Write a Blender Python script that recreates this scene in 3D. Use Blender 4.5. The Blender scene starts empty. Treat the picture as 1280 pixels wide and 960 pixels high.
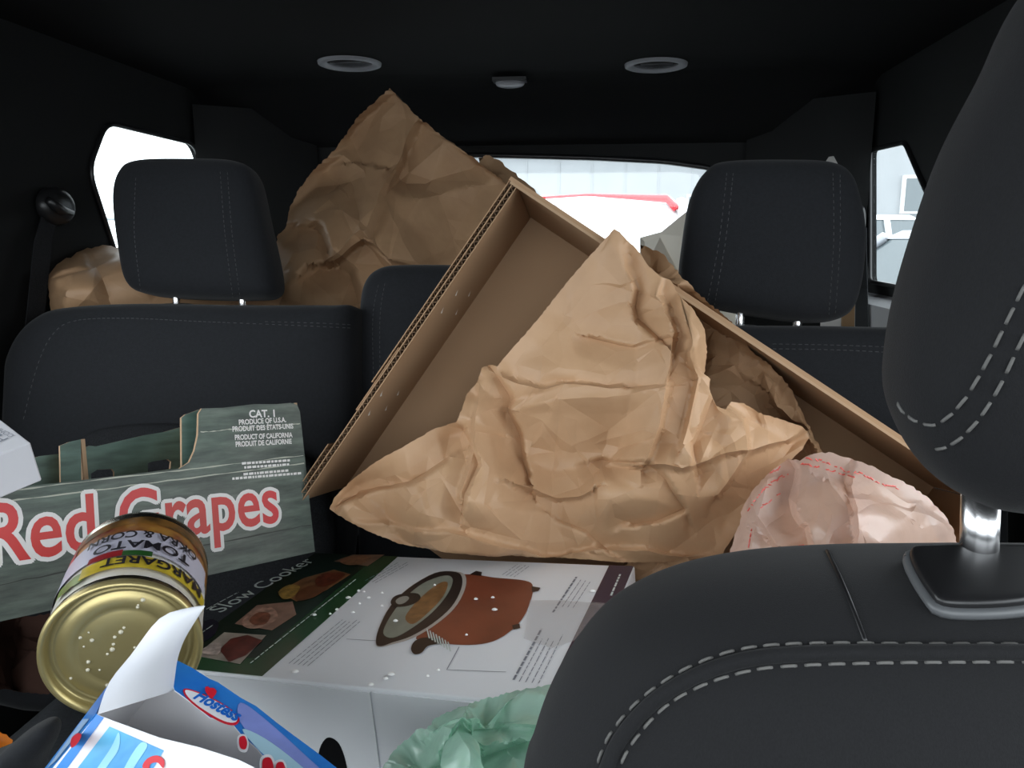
import bpy, bmesh, math, random
import numpy as np
from mathutils import Vector, Matrix
from mathutils.geometry import delaunay_2d_cdt
from mathutils.bvhtree import BVHTree

SC = bpy.context.scene
COL = SC.collection
PI = math.pi
# ------------------------------------------------------------------ camera, sky, exposure
YAW, PITCH, FPX = math.radians(6), math.radians(10.2), 1000.0
CP = np.array([.19, 0, 1.37])
fw = np.array([-math.sin(YAW)*math.cos(PITCH), math.cos(YAW)*math.cos(PITCH), -math.sin(PITCH)])
rt = np.array([math.cos(YAW), math.sin(YAW), 0.])
up = np.cross(rt, fw)
cam = bpy.data.objects.new('camera', bpy.data.cameras.new('camera'))
COL.objects.link(cam)
cam.matrix_world = Matrix(((rt[0], up[0], -fw[0], CP[0]), (rt[1], up[1], -fw[1], CP[1]), (rt[2], up[2], -fw[2], CP[2]), (0, 0, 0, 1)))
cam.data.sensor_width = 36; cam.data.lens = FPX/1280*36; cam.data.clip_start = .02; cam.data.clip_end = 300
SC.camera = cam
wd = bpy.data.worlds.new('overcast'); SC.world = wd; wd.use_nodes = True
bg = wd.node_tree.nodes['Background']
tc = wd.node_tree.nodes.new('ShaderNodeTexCoord'); sx = wd.node_tree.nodes.new('ShaderNodeSeparateXYZ'); cr = wd.node_tree.nodes.new('ShaderNodeValToRGB')
wd.node_tree.links.new(tc.outputs['Generated'], sx.inputs[0]); wd.node_tree.links.new(sx.outputs['Z'], cr.inputs[0]); wd.node_tree.links.new(cr.outputs[0], bg.inputs['Color'])
cr.color_ramp.elements[0].color = (.80, .86, .90, 1); cr.color_ramp.elements[1].color = (.90, .96, 1, 1)   # even overcast sky
bg.inputs['Strength'].default_value = 3.2
vs = SC.view_settings
SC.display_settings.display_device = 'sRGB'
vs.view_transform = 'Standard'; vs.look = 'None'; vs.gamma = 1; vs.use_curve_mapping = False; vs.exposure = .60
SC.cycles.max_bounces = 8; SC.cycles.diffuse_bounces = 4; SC.cycles.glossy_bounces = 4; SC.cycles.transparent_max_bounces = 16
SC.cycles.caustics_reflective = False; SC.cycles.caustics_refractive = False
SC.cycles.sample_clamp_indirect = 6
def portal(name, loc, rot, sxx, syy):           # only guides the sky's own light through the car's window openings
    l = bpy.data.lights.new(name, 'AREA'); l.shape = 'RECTANGLE'; l.size = sxx; l.size_y = syy; l.cycles.is_portal = True
    o = bpy.data.objects.new(name, l); COL.objects.link(o); o.location = loc; o.rotation_euler = rot
portal('windshield_portal', (0, -.88, 1.41), (math.radians(90), 0, 0), 1.60, .70)
portal('side_portal', (-.86, .1, 1.41), (0, -PI/2, 0), .60, 1.8)
portal('side_portal', (.86, .1, 1.41), (0, PI/2, 0), .60, 1.8)
portal('quarter_portal', (-.86, 1.68, 1.48), (0, -PI/2, 0), .4, .5)
portal('quarter_portal', (.86, 1.68, 1.48), (0, PI/2, 0), .4, .5)
portal('rear_portal', (0, 2.20, 1.44), (-PI/2, 0, 0), 1.1, .42)

# ------------------------------------------------------------------ helpers
def W(px, py, d): return CP + d*(fw + (px-640)/FPX*rt + (480-py)/FPX*up)
def RP(px, py, P0, n):
    dr = W(px, py, 1) - CP; P0 = np.array(P0, float); n = np.array(n, float)
    return CP + ((P0-CP)@n)/(dr@n)*dr
def unit(v): v = np.array(v, float); return v/np.linalg.norm(v)
class Frame:
    def __init__(s, o, u, v, w=None):
        s.o = np.array(o, float); s.u = unit(u); s.w = unit(np.cross(s.u, v)) if w is None else unit(w)
        s.v = np.cross(s.w, s.u)
    def P(s, a, b, c=0.): return s.o + a*s.u + b*s.v + c*s.w
    def px(s, x, y, c=0.):                       # pixel ray on the frame's u-v plane (offset c) -> local (a, b)
        p = RP(x, y, s.o + c*s.w, s.w) - s.o; return (p@s.u, p@s.v)
    def M(s):
        return Matrix([[s.u[i], s.v[i], s.w[i], s.o[i]] for i in range(3)] + [[0, 0, 0, 1]])
MATW = {}
def tagp(o, label=None, cat=None, group=None, kind=None):
    if label: o['label'] = label
    if cat: o['category'] = cat
    if group: o['group'] = group
    if kind: o['kind'] = kind
    return o
def thing(name, label, cat, at=(0, 0, 0), group=None, M=None):
    o = bpy.data.objects.new(name, None); COL.objects.link(o)
    m = M if M is not None else Matrix.Translation(Vector([float(x) for x in at]))
    o.matrix_world = m; MATW[o] = m.copy(); o.empty_display_size = .05
    return tagp(o, label, cat, group)
def obj(name, vs_, fs, m, parent=None, smooth=False, label=None, kind=None, mi=None):
    me = bpy.data.meshes.new(name)
    M = MATW[parent] if parent is not None else Matrix.Identity(4)
    A = np.array(M.inverted()); V = np.array(vs_, float).reshape(-1, 3)
    V = V@A[:3, :3].T + A[:3, 3]
    me.from_pydata(V.tolist(), [], [list(map(int, f)) for f in fs])
    for mm in (m if isinstance(m, (list, tuple)) else [m]): me.materials.append(mm)
    if mi is not None: me.polygons.foreach_set('material_index', mi)
    if smooth: me.polygons.foreach_set('use_smooth', [True]*len(me.polygons))
    me.update()
    o = bpy.data.objects.new(name, me); COL.objects.link(o)
    if parent is not None: o.parent = parent
    MATW[o] = M.copy()
    return tagp(o, label, kind=kind)
def autosmooth(o, deg=35):
    me = o.data; me.polygons.foreach_set('use_smooth', [True]*len(me.polygons))
    bm = bmesh.new(); bm.from_mesh(me)
    for e in bm.edges:
        if len(e.link_faces) == 2 and e.calc_face_angle(0) > math.radians(deg): e.smooth = False
    bm.to_mesh(me); bm.free(); return o
def fixn(o):
    bm = bmesh.new(); bm.from_mesh(o.data); bmesh.ops.recalc_face_normals(bm, faces=bm.faces); bm.to_mesh(o.data); bm.free(); return o
class MB:
    def __init__(s): s.v = []; s.f = []
    def add(s, v, f):
        n = len(s.v); s.v += [tuple(x) for x in v]; s.f += [tuple(i+n for i in q) for q in f]
    def box8(s, p): s.add(p, [(0, 3, 2, 1), (4, 5, 6, 7), (0, 1, 5, 4), (1, 2, 6, 5), (2, 3, 7, 6), (3, 0, 4, 7)])
    def box(s, lo, hi, F=None):
        x0, y0, z0 = lo; x1, y1, z1 = hi
        p = [(x0, y0, z0), (x1, y0, z0), (x1, y1, z0), (x0, y1, z0), (x0, y0, z1), (x1, y0, z1), (x1, y1, z1), (x0, y1, z1)]
        s.box8([F.P(*q) for q in p] if F else p)
    def tube(s, pts, r, n=8, cap=True):
        pts = [np.array(p, float) for p in pts]; k = len(pts); base = len(s.v); rs = r if isinstance(r, (list, tuple)) else [r]*k
        t0 = unit(pts[1]-pts[0]); a = unit(np.cross(t0, (0, 0, 1) if abs(t0[2]) < .9 else (1, 0, 0)))
        for i in range(k):
            t = unit(pts[min(i+1, k-1)]-pts[max(i-1, 0)]); a = unit(a-(a@t)*t); b = np.cross(t, a)
            for j in range(n):
                an = 2*PI*j/n; s.v.append(tuple(pts[i]+rs[i]*(math.cos(an)*a+math.sin(an)*b)))
        for i in range(k-1):
            for j in range(n):
                j2 = (j+1) % n; s.f.append((base+i*n+j, base+i*n+j2, base+(i+1)*n+j2, base+(i+1)*n+j))
        if cap:
            s.f.append(tuple(base+j for j in range(n))[::-1]); s.f.append(tuple(base+(k-1)*n+j for j in range(n)))
    def lathe(s, prof, o, ax, n=64):              # prof: (radius, height along ax)
        ax = unit(ax); a = unit(np.cross(ax, (0, 0, 1) if abs(ax[2]) < .9 else (1, 0, 0))); b = np.cross(ax, a); base = len(s.v); o = np.array(o, float)
        for r, h in prof:
            for j in range(n):
                an = 2*PI*j/n; s.v.append(tuple(o+ax*h+r*(math.cos(an)*a+math.sin(an)*b)))
        for i in range(len(prof)-1):
            for j in range(n):
                j2 = (j+1) % n; s.f.append((base+i*n+j, base+i*n+j2, base+(i+1)*n+j2, base+(i+1)*n+j))
    def out(s, name, m, parent=None, **k): return obj(name, s.v, s.f, m, parent, **k)
def spline(P, n, closed=True):
    P = np.array(P, float); k = len(P); out = []
    seg = k if closed else k-1
    for i in range(seg):
        p = [P[(i+j) % k] if closed else P[min(max(i+j, 0), k-1)] for j in (-1, 0, 1, 2)]
        for q in range(n):
            t = q/n
            out.append(.5*((2*p[1])+(-p[0]+p[2])*t+(2*p[0]-5*p[1]+4*p[2]-p[3])*t*t+(-p[0]+3*p[1]-3*p[2]+p[3])*t**3))
    if not closed: out.append(P[-1])
    return np.array(out)
def resample(P, n, closed=False):
    P = np.array(P, float)
    if closed: P = np.vstack([P, P[:1]])
    d = np.r_[0, np.cumsum(np.linalg.norm(np.diff(P, axis=0), axis=1))]
    t = np.linspace(0, d[-1], n+1)[:-1] if closed else np.linspace(0, d[-1], n)
    return np.array([np.interp(t, d, P[:, i]) for i in range(P.shape[1])]).T
# a panel: polygon with holes in local (a, b), given thickness, placed by a mapping
def panel(name, outer, holes, pf, th, mats, parent=None, label=None, kind=None):
    loops = [outer]+list(holes); pts = []; eds = []
    for L in loops:
        n = len(pts); pts += [Vector((float(a), float(b))) for a, b in L]; eds += [(n+i, n+(i+1) % len(L)) for i in range(len(L))]
    v, e, f, *_ = delaunay_2d_cdt(pts, eds, [], 0, 1e-7)
    def inp(x, y, L):
        c = False; j = len(L)-1
        for i in range(len(L)):
            if (L[i][1] > y) != (L[j][1] > y) and x < (L[j][0]-L[i][0])*(y-L[i][1])/(L[j][1]-L[i][1])+L[i][0]: c = not c
            j = i
        return c
    keep = []
    for t in f:
        cx = sum(v[i][0] for i in t)/len(t); cy = sum(v[i][1] for i in t)/len(t)
        if inp(cx, cy, outer) and not any(inp(cx, cy, h) for h in holes): keep.append(list(t))
    N = len(v); V = [pf(p[0], p[1], 0) for p in v]+[pf(p[0], p[1], th) for p in v]
    F = []; mi = []
    cnt = {}
    for t in keep:
        F.append(t); mi.append(0); F.append([i+N for i in t[::-1]]); mi.append(2 if isinstance(mats, (list, tuple)) and len(mats) > 2 else 0)
        for i in range(len(t)):
            a, b = t[i], t[(i+1) % len(t)]; cnt.setdefault((min(a, b), max(a, b)), []).append((a, b))
    for k, l in cnt.items():
        if len(l) == 1: a, b = l[0]; F.append([b, a, a+N, b+N]); mi.append(1 if isinstance(mats, (list, tuple)) and len(mats) > 1 else 0)
    return fixn(obj(name, V, F, mats, parent, label=label, kind=kind, mi=mi))
# rounded upholstery body from an outline (world points in a plane), superelliptic section
def pillow(name, outl, nrm, Tf, Tb, m, parent=None, n=3.0, rings=16, c=None, **k):
    O = np.array(outl); nrm = unit(nrm); c = O.mean(0) if c is None else np.array(c); K = len(O); V = []; F = []
    ts = [PI/2*i/rings for i in range(rings, 0, -1)]
    offs = [(math.sin(t)**(2/n), Tf*math.cos(t)**(2/n)) for t in ts]
    back = [(math.sin(t)**(2/n), -Tb*math.cos(t)**(2/n)) for t in ts[1:]]
    for s, h in offs: V += list(c+s*(O-c)+nrm*h)
    nf = len(offs)
    for s, h in back: V += list(c+s*(O-c)+nrm*h)
    V.append(c+nrm*Tf); cf = len(V)-1; V.append(c-nrm*Tb); cb = cf+1
    def ring(i): return i*K
    for i in range(nf-1):
        for j in range(K): j2 = (j+1) % K; F.append((ring(i)+j, ring(i)+j2, ring(i+1)+j2, ring(i+1)+j))
    for j in range(K): F.append((ring(nf-1)+j, ring(nf-1)+(j+1) % K, cf))
    prev = 0
    for i in range(nf, nf+len(back)):
        for j in range(K): j2 = (j+1) % K; F.append((prev+j2, prev+j, ring(i)+j, ring(i)+j2))
        prev = ring(i)
    for j in range(K): F.append((prev+(j+1) % K, prev+j, cb))
    return fixn(obj(name, V, F, m, parent, smooth=True, **k))
def bvh(o):
    M = MATW[o]; me = o.data
    return BVHTree.FromPolygons([M@v.co for v in me.vertices], [tuple(p.vertices) for p in me.polygons])
def hit(tree, px, py):
    d = Vector(W(px, py, 1)-CP).normalized(); r = tree.ray_cast(Vector(CP), d)
    return (np.array(r[0]), np.array(r[1])) if r[0] is not None else (None, None)
def on_surface(tree, poly, step_px, closed=False):
    P = spline(poly, 12, closed) if len(poly) > 2 else np.array(poly, float)
    L = np.sum(np.linalg.norm(np.diff(P, axis=0), axis=1)); P = resample(P, max(2, int(L/step_px)+1)); out = []
    for x, y in P:
        p, n = hit(tree, x, y)
        if p is not None: out.append((p, n if n@(CP-p) > 0 else -n))
    return out
def stitches(tree, poly, parent, m, pitch, length, rad, each=False, mb=None):
    S = on_surface(tree, poly, 2.0); own = mb is None; mb = mb or MB(); acc = 0; last = S[0][0] if S else None; start = None; n_ = 0
    for i in range(1, len(S)):
        acc += np.linalg.norm(S[i][0]-S[i-1][0])
        if acc >= pitch:
            p, n = S[i]; t = unit(S[i][0]-S[i-1][0]); acc = 0
            pts = [p-t*length*.5-n*rad*.4, p-t*length*.3+n*rad*.6, p+t*length*.3+n*rad*.6, p+t*length*.5-n*rad*.4]
            if each: q = MB(); q.tube(pts, rad, 6); q.out('stitch', m, parent, smooth=True)
            else: mb.tube(pts, rad, 4)
    return mb

# ------------------------------------------------------------------ materials
def lin(r, g, b): return tuple((c/255/12.92 if c/255 <= .04045 else ((c/255+.055)/1.055)**2.4) for c in (r, g, b))+(1,)
def mat(name, col, rough=.6, metal=0., spec=.5, var=0., vscale=8., bump=0., bscale=60., col2=None, stretch=None, detail=4, coat=0., sheen=0., bdist=.002):
    m = bpy.data.materials.new(name); m.use_nodes = True; nt = m.node_tree; b = nt.nodes['Principled BSDF']
    b.inputs['Base Color'].default_value = col; b.inputs['Roughness'].default_value = rough; b.inputs['Metallic'].default_value = metal
    b.inputs['Specular IOR Level'].default_value = spec; b.inputs['Coat Weight'].default_value = coat; b.inputs['Sheen Weight'].default_value = sheen
    t = nt.nodes.new('ShaderNodeTexCoord'); mp = nt.nodes.new('ShaderNodeMapping'); nt.links.new(t.outputs['Object'], mp.inputs[0])
    if stretch: mp.inputs['Scale'].default_value = stretch
    if var > 0:
        nz = nt.nodes.new('ShaderNodeTexNoise'); nz.inputs['Scale'].default_value = vscale; nz.inputs['Detail'].default_value = detail
        nt.links.new(mp.outputs[0], nz.inputs['Vector'])
        r = nt.nodes.new('ShaderNodeValToRGB'); r.color_ramp.elements[0].position = .3; r.color_ramp.elements[1].position = .7
        c2 = col2 or tuple(min(1, c*(1+var)) for c in col[:3])+(1,); c1 = col if col2 else tuple(c*(1-var) for c in col[:3])+(1,)
        r.color_ramp.elements[0].color = c1; r.color_ramp.elements[1].color = c2
        nt.links.new(nz.outputs['Fac'], r.inputs[0]); nt.links.new(r.outputs[0], b.inputs['Base Color'])
    if bump > 0:
        nz = nt.nodes.new('ShaderNodeTexNoise'); nz.inputs['Scale'].default_value = bscale; nz.inputs['Detail'].default_value = 5
        nt.links.new(mp.outputs[0], nz.inputs['Vector'])
        bp = nt.nodes.new('ShaderNodeBump'); bp.inputs['Strength'].default_value = bump; bp.inputs['Distance'].default_value = bdist
        nt.links.new(nz.outputs['Fac'], bp.inputs['Height']); nt.links.new(bp.outputs[0], b.inputs['Normal'])
    return m
def film(name, col, col2, trans=.2, rough=.25, transl=.45, gloss=.5):
    m = mat(name, col, rough, 0, gloss, var=.2, vscale=9, col2=col2, bump=.35, bscale=45, bdist=.004); nt = m.node_tree
    b = nt.nodes['Principled BSDF']; out = nt.nodes['Material Output']
    tl = nt.nodes.new('ShaderNodeBsdfTranslucent'); tl.inputs[0].default_value = col; tp = nt.nodes.new('ShaderNodeBsdfTransparent')
    a = nt.nodes.new('ShaderNodeMixShader'); a.inputs[0].default_value = transl; c = nt.nodes.new('ShaderNodeMixShader'); c.inputs[0].default_value = trans
    nt.links.new(b.outputs[0], a.inputs[1]); nt.links.new(tl.outputs[0], a.inputs[2]); nt.links.new(a.outputs[0], c.inputs[1]); nt.links.new(tp.outputs[0], c.inputs[2])
    nt.links.new(c.outputs[0], out.inputs[0]); return m
def glassmat(name, tint):
    m = bpy.data.materials.new(name); m.use_nodes = True; nt = m.node_tree; nt.nodes.remove(nt.nodes['Principled BSDF'])
    t = nt.nodes.new('ShaderNodeBsdfTransparent'); t.inputs[0].default_value = tint; g = nt.nodes.new('ShaderNodeBsdfGlossy'); g.inputs['Roughness'].default_value = .03
    x = nt.nodes.new('ShaderNodeMixShader'); x.inputs[0].default_value = .04
    nt.links.new(t.outputs[0], x.inputs[1]); nt.links.new(g.outputs[0], x.inputs[2]); nt.links.new(x.outputs[0], nt.nodes['Material Output'].inputs[0])
    return m
M_fab = mat('seat_fabric', (.0115, .0128, .0155, 1), .85, 0, .25, var=.15, vscale=220, bump=.5, bscale=900, bdist=.0006, sheen=.08)
M_fab2 = mat('seat_insert_fabric', (.014, .015, .017, 1), .9, 0, .2, var=.4, vscale=400, bump=.6, bscale=500, bdist=.001)
M_fabf = mat('front_seat_fabric', (.0095, .0098, .011, 1), .85, 0, .25, var=.2, vscale=1400, bump=.5, bscale=2200, bdist=.0004, sheen=.06, stretch=(1, 1, .4))
M_stitch = mat('grey_thread', (.13, .128, .122, 1), .85); M_thr = mat('dark_grey_thread', (.06, .062, .065, 1), .8)
M_black = mat('black_plastic', (.012, .012, .013, 1), .35, 0, .5)
M_head = mat('headliner', (.006, .006, .0062, 1), .95, 0, .1, var=.2, vscale=600, bump=.4, bscale=800, bdist=.0005)
M_trim = mat('pillar_trim', (.0085, .009, .0092, 1), .75, 0, .2, bump=.2, bscale=900, bdist=.0003)
M_trimg = mat('grey_sill_plastic', (.30, .30, .31, 1), .6, 0, .35)
M_dark = mat('dark_carpet', (.012, .012, .012, 1), .95, 0, .1, bump=.5, bscale=400)
M_chrome = mat('chrome', (.85, .85, .86, 1), .24, 1.0)
M_lampring = mat('lamp_ring', (.22, .22, .235, 1), .5, 0, .4)
M_lens = mat('lamp_lens', (.05, .05, .055, 1), .2, 0, .6)
M_clear = mat('clear_plastic', (.30, .30, .32, 1), .15, 0, .8)
M_glass = glassmat('window_glass', (.93, .95, .95, 1))
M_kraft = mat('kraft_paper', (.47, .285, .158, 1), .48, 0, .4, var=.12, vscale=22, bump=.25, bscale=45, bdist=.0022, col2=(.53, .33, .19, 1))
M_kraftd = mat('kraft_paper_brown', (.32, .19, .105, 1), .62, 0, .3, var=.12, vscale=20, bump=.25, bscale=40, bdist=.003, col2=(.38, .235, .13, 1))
M_board = mat('corrugated_board', (.36, .225, .13, 1), .8, 0, .2, var=.1, vscale=5, bump=.12, bscale=30, bdist=.002, col2=(.41, .262, .155, 1))
M_edge = mat('board_cut_edge', (.42, .28, .17, 1), .9)
M_flute = mat('board_fluting', (.26, .165, .10, 1), .9)
M_white = mat('white_coated_board', (.74, .76, .79, 1), .35, 0, .5, bump=.05, bscale=12)
M_inwhite = mat('uncoated_white_board', (.62, .61, .62, 1), .7, 0, .3)
M_slit = mat('slit_light_scrap_white', (.8, .78, .74, 1), .7)  # pale colour painted for light in the tray slits, also the paper scrap
def flat(name, c, rough=.4, **k): return mat(name, lin(*c), rough, 0, .45, **k)

# ------------------------------------------------------------------ car shell
XW, YB, ZC = .82, 2.16, 1.76
def smooth_poly(P, n=5): return [tuple(p) for p in spline(P, n)]
def wallpts(px, x): return [(RP(a, b, (x, 0, 0), (1, 0, 0))[1], RP(a, b, (x, 0, 0), (1, 0, 0))[2]) for a, b in px]
def corner_round(P, r, k=5):                    # round polygon corners
    out = []; n = len(P)
    for i in range(n):
        a, b, c = (np.array(P[(i+j) % n], float) for j in (-1, 0, 1)); da = np.linalg.norm(a-b); dc = np.linalg.norm(c-b); q = min(r, .45*da, .45*dc)
        p0 = b+(a-b)/da*q; p2 = b+(c-b)/dc*q
        for j in range(k+1):
            t = j/k; out.append(tuple((1-t)**2*p0+2*t*(1-t)*b+t*t*p2))
    return out
fixw = lambda side: (lambda a, b, c: (side*(XW+c), a, b))
WL = corner_round(wallpts([(131, 153), (242, 180), (262, 250), (262, 345), (152, 345), (109, 212)], -XW), .035)
WR = corner_round(wallpts([(1089, 188), (1133, 178), (1152, 222), (1170, 262), (1168, 366), (1089, 352)], XW), .018)
front_win = corner_round([(-.78, 1.12), (1.0, 1.14), (.94, 1.70), (-.45, 1.70)], .04)
outerw = [(-.9, .3), (YB+.1, .3), (YB+.1, ZC+.02), (-.9, ZC+.02)]
wl = panel('wall_left', outerw, [WL, front_win], fixw(-1), .012, M_trim, kind='structure')
wr = panel('wall_right', outerw, [WR, front_win], fixw(1), .012, M_trim, kind='structure')
panel('window_1', WL, [], lambda a, b, c: (-(XW+.006+c), a, b), .004, M_glass, kind='structure')
panel('window_2', WR, [], lambda a, b, c: (XW+.006+c, a, b), .004, M_glass, kind='structure')
# rear wall (liftgate) with the rear window
PB = (0, YB, 0); NB = (0, 1, 0)
rw = [(RP(a, b, PB, NB)[0], RP(a, b, PB, NB)[2]) for a, b in [(425, 197), (600, 194), (740, 197.5), (830, 202), (895, 211), (868, 345), (430, 345)]]
rw = corner_round(rw, .03)
panel('wall_back', [(-XW-.05, .3), (XW+.05, .3), (XW+.05, ZC+.02), (-XW-.05, ZC+.02)], [rw], lambda a, b, c: (a, YB+c, b), .05, M_trim, kind='structure')
panel('window_3', rw, [], lambda a, b, c: (a, YB+.03+c, b), .004, M_glass, kind='structure')
mb = MB()
rp = [(a, YB-.004, b) for a, b in rw]; mb.tube(rp+[rp[0]], .007, 8, False); mb.out('trim_1', M_black, smooth=True, kind='structure')
for nm, P, x in (('trim_2', WL, -XW+.003), ('trim_3', WR, XW-.003)):
    mb = MB(); q = [(x, a, b) for a, b in P]; mb.tube(q+[q[0]], .005, 8, False); mb.out(nm, M_black, smooth=True, kind='structure')
# ceiling with a soft drop towards the liftgate
prof = [(-.5, ZC), (0, ZC), (1.0, ZC), (1.6, ZC), (1.97, ZC-.001), (2.00, ZC-.008), (2.03, ZC-.03), (2.07, ZC-.08), (2.11, ZC-.125), (2.17, ZC-.150)]
mb = MB(); n = 24; V = []; F = []
for y, z in prof:
    for i in range(n+1):
        x = -XW-.05+(2*XW+.1)*i/n; V.append((x, y, z-.05*max(0, abs(x)/XW-.78)**1.3*3))
for i in range(len(prof)-1):
    for j in range(n): a = i*(n+1)+j; F.append((a, a+1, a+n+2, a+n+1))
N = len(V); V += [(x, y, ZC+.06) for x, y, z in V]; F += [tuple(N+i for i in f[::-1]) for f in F]
E = [j for j in range(n+1)]+[i*(n+1)+n for i in range(1, len(prof))]+[(len(prof)-1)*(n+1)+j for j in range(n-1, -1, -1)]+[i*(n+1) for i in range(len(prof)-2, 0, -1)]
F += [(E[i], E[(i+1) % len(E)], E[(i+1) % len(E)]+N, E[i]+N) for i in range(len(E))]
fixn(obj('ceiling', V, F, M_head, smooth=False, kind='structure')); autosmooth(bpy.data.objects['ceiling'], 40)
mb = MB(); mb.box((-.87, -.95, .30), (.87, YB+.05, .36)); mb.out('floor', M_dark, kind='structure')
mb = MB(); mb.box((-.87, -.95, .36), (.87, -.90, 1.06)); mb.out('wall_front', M_trim, kind='structure')
mb = MB(); mb.box((-XW+.02, 1.40, .70), (XW-.02, YB-.01, .82)); mb.out('trim_8', M_dark, kind='structure')
# cargo sill ledges below the quarter windows and D-pillar covers
for s, nm in ((-1, 'trim_4'), (1, 'trim_5')):
    mb = MB(); x0 = s*XW; y0, y1 = (1.42, 1.96)
    pr = [(0, 1.25), (-.05*s, 1.235), (-.085*s, 1.17), (-.09*s, .9), (0, .9)]
    V = [(x0+a, y, z) for y in (y0, y1) for a, z in pr]; k = len(pr)
    F = [(i, (i+1) % k, (i+1) % k+k, i+k) for i in range(k)]+[tuple(range(k)), tuple(range(k, 2*k))]
    fixn(obj(nm, V, F, M_trimg, kind='structure'))
for s, nm in ((-1, 'trim_6'), (1, 'trim_7')):
    pts = [(s*(XW-.01), YB-.01), (s*(XW-.01), 1.97), (s*.72, 2.03), (s*.56, YB-.01)]
    mb = MB(); V = [(x, y, z) for z in (.5, 1.70) for x, y in pts]
    F = [(i, (i+1) % 4, (i+1) % 4+4, i+4) for i in range(4)]+[(0, 1, 2, 3), (4, 5, 6, 7)]
    fixn(obj(nm, V, F, M_trim, kind='structure'))
# roof lamps
TCEIL = BVHTree.FromPolygons([v.co for v in bpy.data.objects['ceiling'].data.vertices], [tuple(p.vertices) for p in bpy.data.objects['ceiling'].data.polygons])
def lamp(px, py, label):
    p, nn = hit(TCEIL, px, py); nn = nn if nn[2] < 0 else -nn; p = p+nn*.002; t = thing('ceiling_lamp', label, 'ceiling lamp', p, 'round roof lamps')
    mb = MB(); mb.lathe([(.070, .0), (.069, .005), (.064, .007), (.055, .006), (.050, .002), (.049, .0)], p, nn, 48); mb.out('bezel', M_lampring, t, smooth=True)
    mb = MB(); mb.lathe([(.0001, .003), (.02, .0032), (.04, .0025), (.050, .001)], p, nn, 40); mb.out('lens', M_lens, t, smooth=True)
    mb = MB(); mb.box((p[0]-.035, p[1]-.034, p[2]-.006), (p[0]+.035, p[1]-.024, p[2]-.002)); mb.out('switch_bar', M_black, t)
lamp(437, 77, 'round roof lamp in the dark headliner, the left one, above the brown paper peak')
lamp(820, 79, 'round roof lamp in the dark headliner, the right one, above the rear window')
p, nn = hit(TCEIL, 638, 101); nn = nn if nn[2] < 0 else -nn; p = p+nn*.001
t = thing('cargo_lamp', 'small clear plastic cargo lamp on the headliner between the two round lamps', 'ceiling lamp', p)
pillow('lens', [p+np.array([.036*math.cos(a), .03*math.sin(a), 0]) for a in np.linspace(0, 2*PI, 33)[:-1]], nn, .022, .004, M_clear, t, n=3)
mb = MB(); mb.box(p+np.array([-.04, -.034, -.004]), p+np.array([.04, .034, .004])); mb.out('base_plate', M_black, t)

# ------------------------------------------------------------------ rear seats
KR = .22
def seatplane(Y0): return (0, Y0, 1.25), unit((0, 1, -KR))
NF = unit((0, -1, KR))
def rear_outline(px, Y0, n=8):
    P0, nn = seatplane(Y0); return [np.array([max(-XW+.03, min(XW-.03, q[0])), q[1], q[2]]) for q in (RP(x, y, P0, nn) for x, y in spline(px, n))]
def rear_headrest(t, px, Y0, seams, posts, ytop):
    O = rear_outline(px, Y0); h = pillow('headrest', O, NF, .055, .055, M_fab, t, n=3.4)
    T = bvh(h); mb = MB()
    for s in seams: stitches(T, s, None, None, .0075, .0045, .0006, mb=mb)
    mb.out('stitching', M_thr, h, kind='stuff')
    P0, nn = seatplane(Y0)
    for x, y in posts:
        p = RP(x, y, P0, nn); q = MB(); q.tube([p+np.array([0, .0, .05]), p+np.array([0, 0, -.07])], .0065, 14); q.out('headrest_post', M_chrome, t, smooth=True)
        g = p+np.array([0, 0, -.020]); a = [g+np.array([.032*math.cos(u)*1.1, .022*math.sin(u), 0]) for u in np.linspace(0, 2*PI, 33)[:-1]]
        pillow('post_guide', a, (0, 0, 1), .010, .02, M_black, t, n=4, rings=6)
t = thing('rear_seat', 'dark fabric rear seat on the left with its headrest before the left quarter window', 'car seat', (-.46, 1.3, .7))
b = pillow('backrest', rear_outline([(2, 560), (20, 490), (40, 430), (70, 398), (110, 387), (200, 383), (320, 385), (420, 385), (452, 388), (456, 420), (455, 560), (440, 700), (430, 860), (200, 880), (0, 860), (-20, 700)], 1.29, 6), NF, .085, .05, M_fab, t, n=5, rings=20)
T = bvh(b); mb = MB()
stitches(T, [(28, 530), (46, 460), (66, 418), (95, 401), (160, 398), (250, 402), (350, 406), (438, 410)], None, None, .008, .005, .0006, mb=mb)
stitches(T, [(325, 402), (400, 404), (440, 406)], None, None, .008, .005, .0006, mb=mb)
mb.out('stitching', M_thr, b, kind='stuff')
O = rear_outline([(70, 600), (105, 548), (150, 532), (230, 530), (330, 545), (400, 590), (420, 700), (380, 830), (120, 830), (60, 700)], 1.185, 6)
pillow('lower_insert', O, NF, .035, .03, M_fab2, b, n=3)
rear_headrest(t, [(150, 250), (158, 217), (180, 204), (240, 202), (300, 205), (322, 222), (335, 275), (350, 345), (346, 370), (315, 375), (250, 374), (190, 369), (166, 355), (156, 310)], 1.32,
              [[(170, 218), (168, 290), (176, 364)], [(275, 210), (281, 290), (291, 371)], [(284, 211), (290, 290), (300, 371)]], [(220, 372), (303, 374)], 380)
t = thing('rear_seat', 'dark fabric middle rear seat with low headrest, behind the cardboard tray corner', 'car seat', (0, 1.3, .7))
b = pillow('backrest', rear_outline([(459, 560), (464, 500), (500, 478), (600, 474), (690, 478), (722, 500), (726, 640), (720, 860), (470, 860), (456, 700)], 1.33, 6), NF, .07, .05, M_fab, t, n=5)
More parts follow.
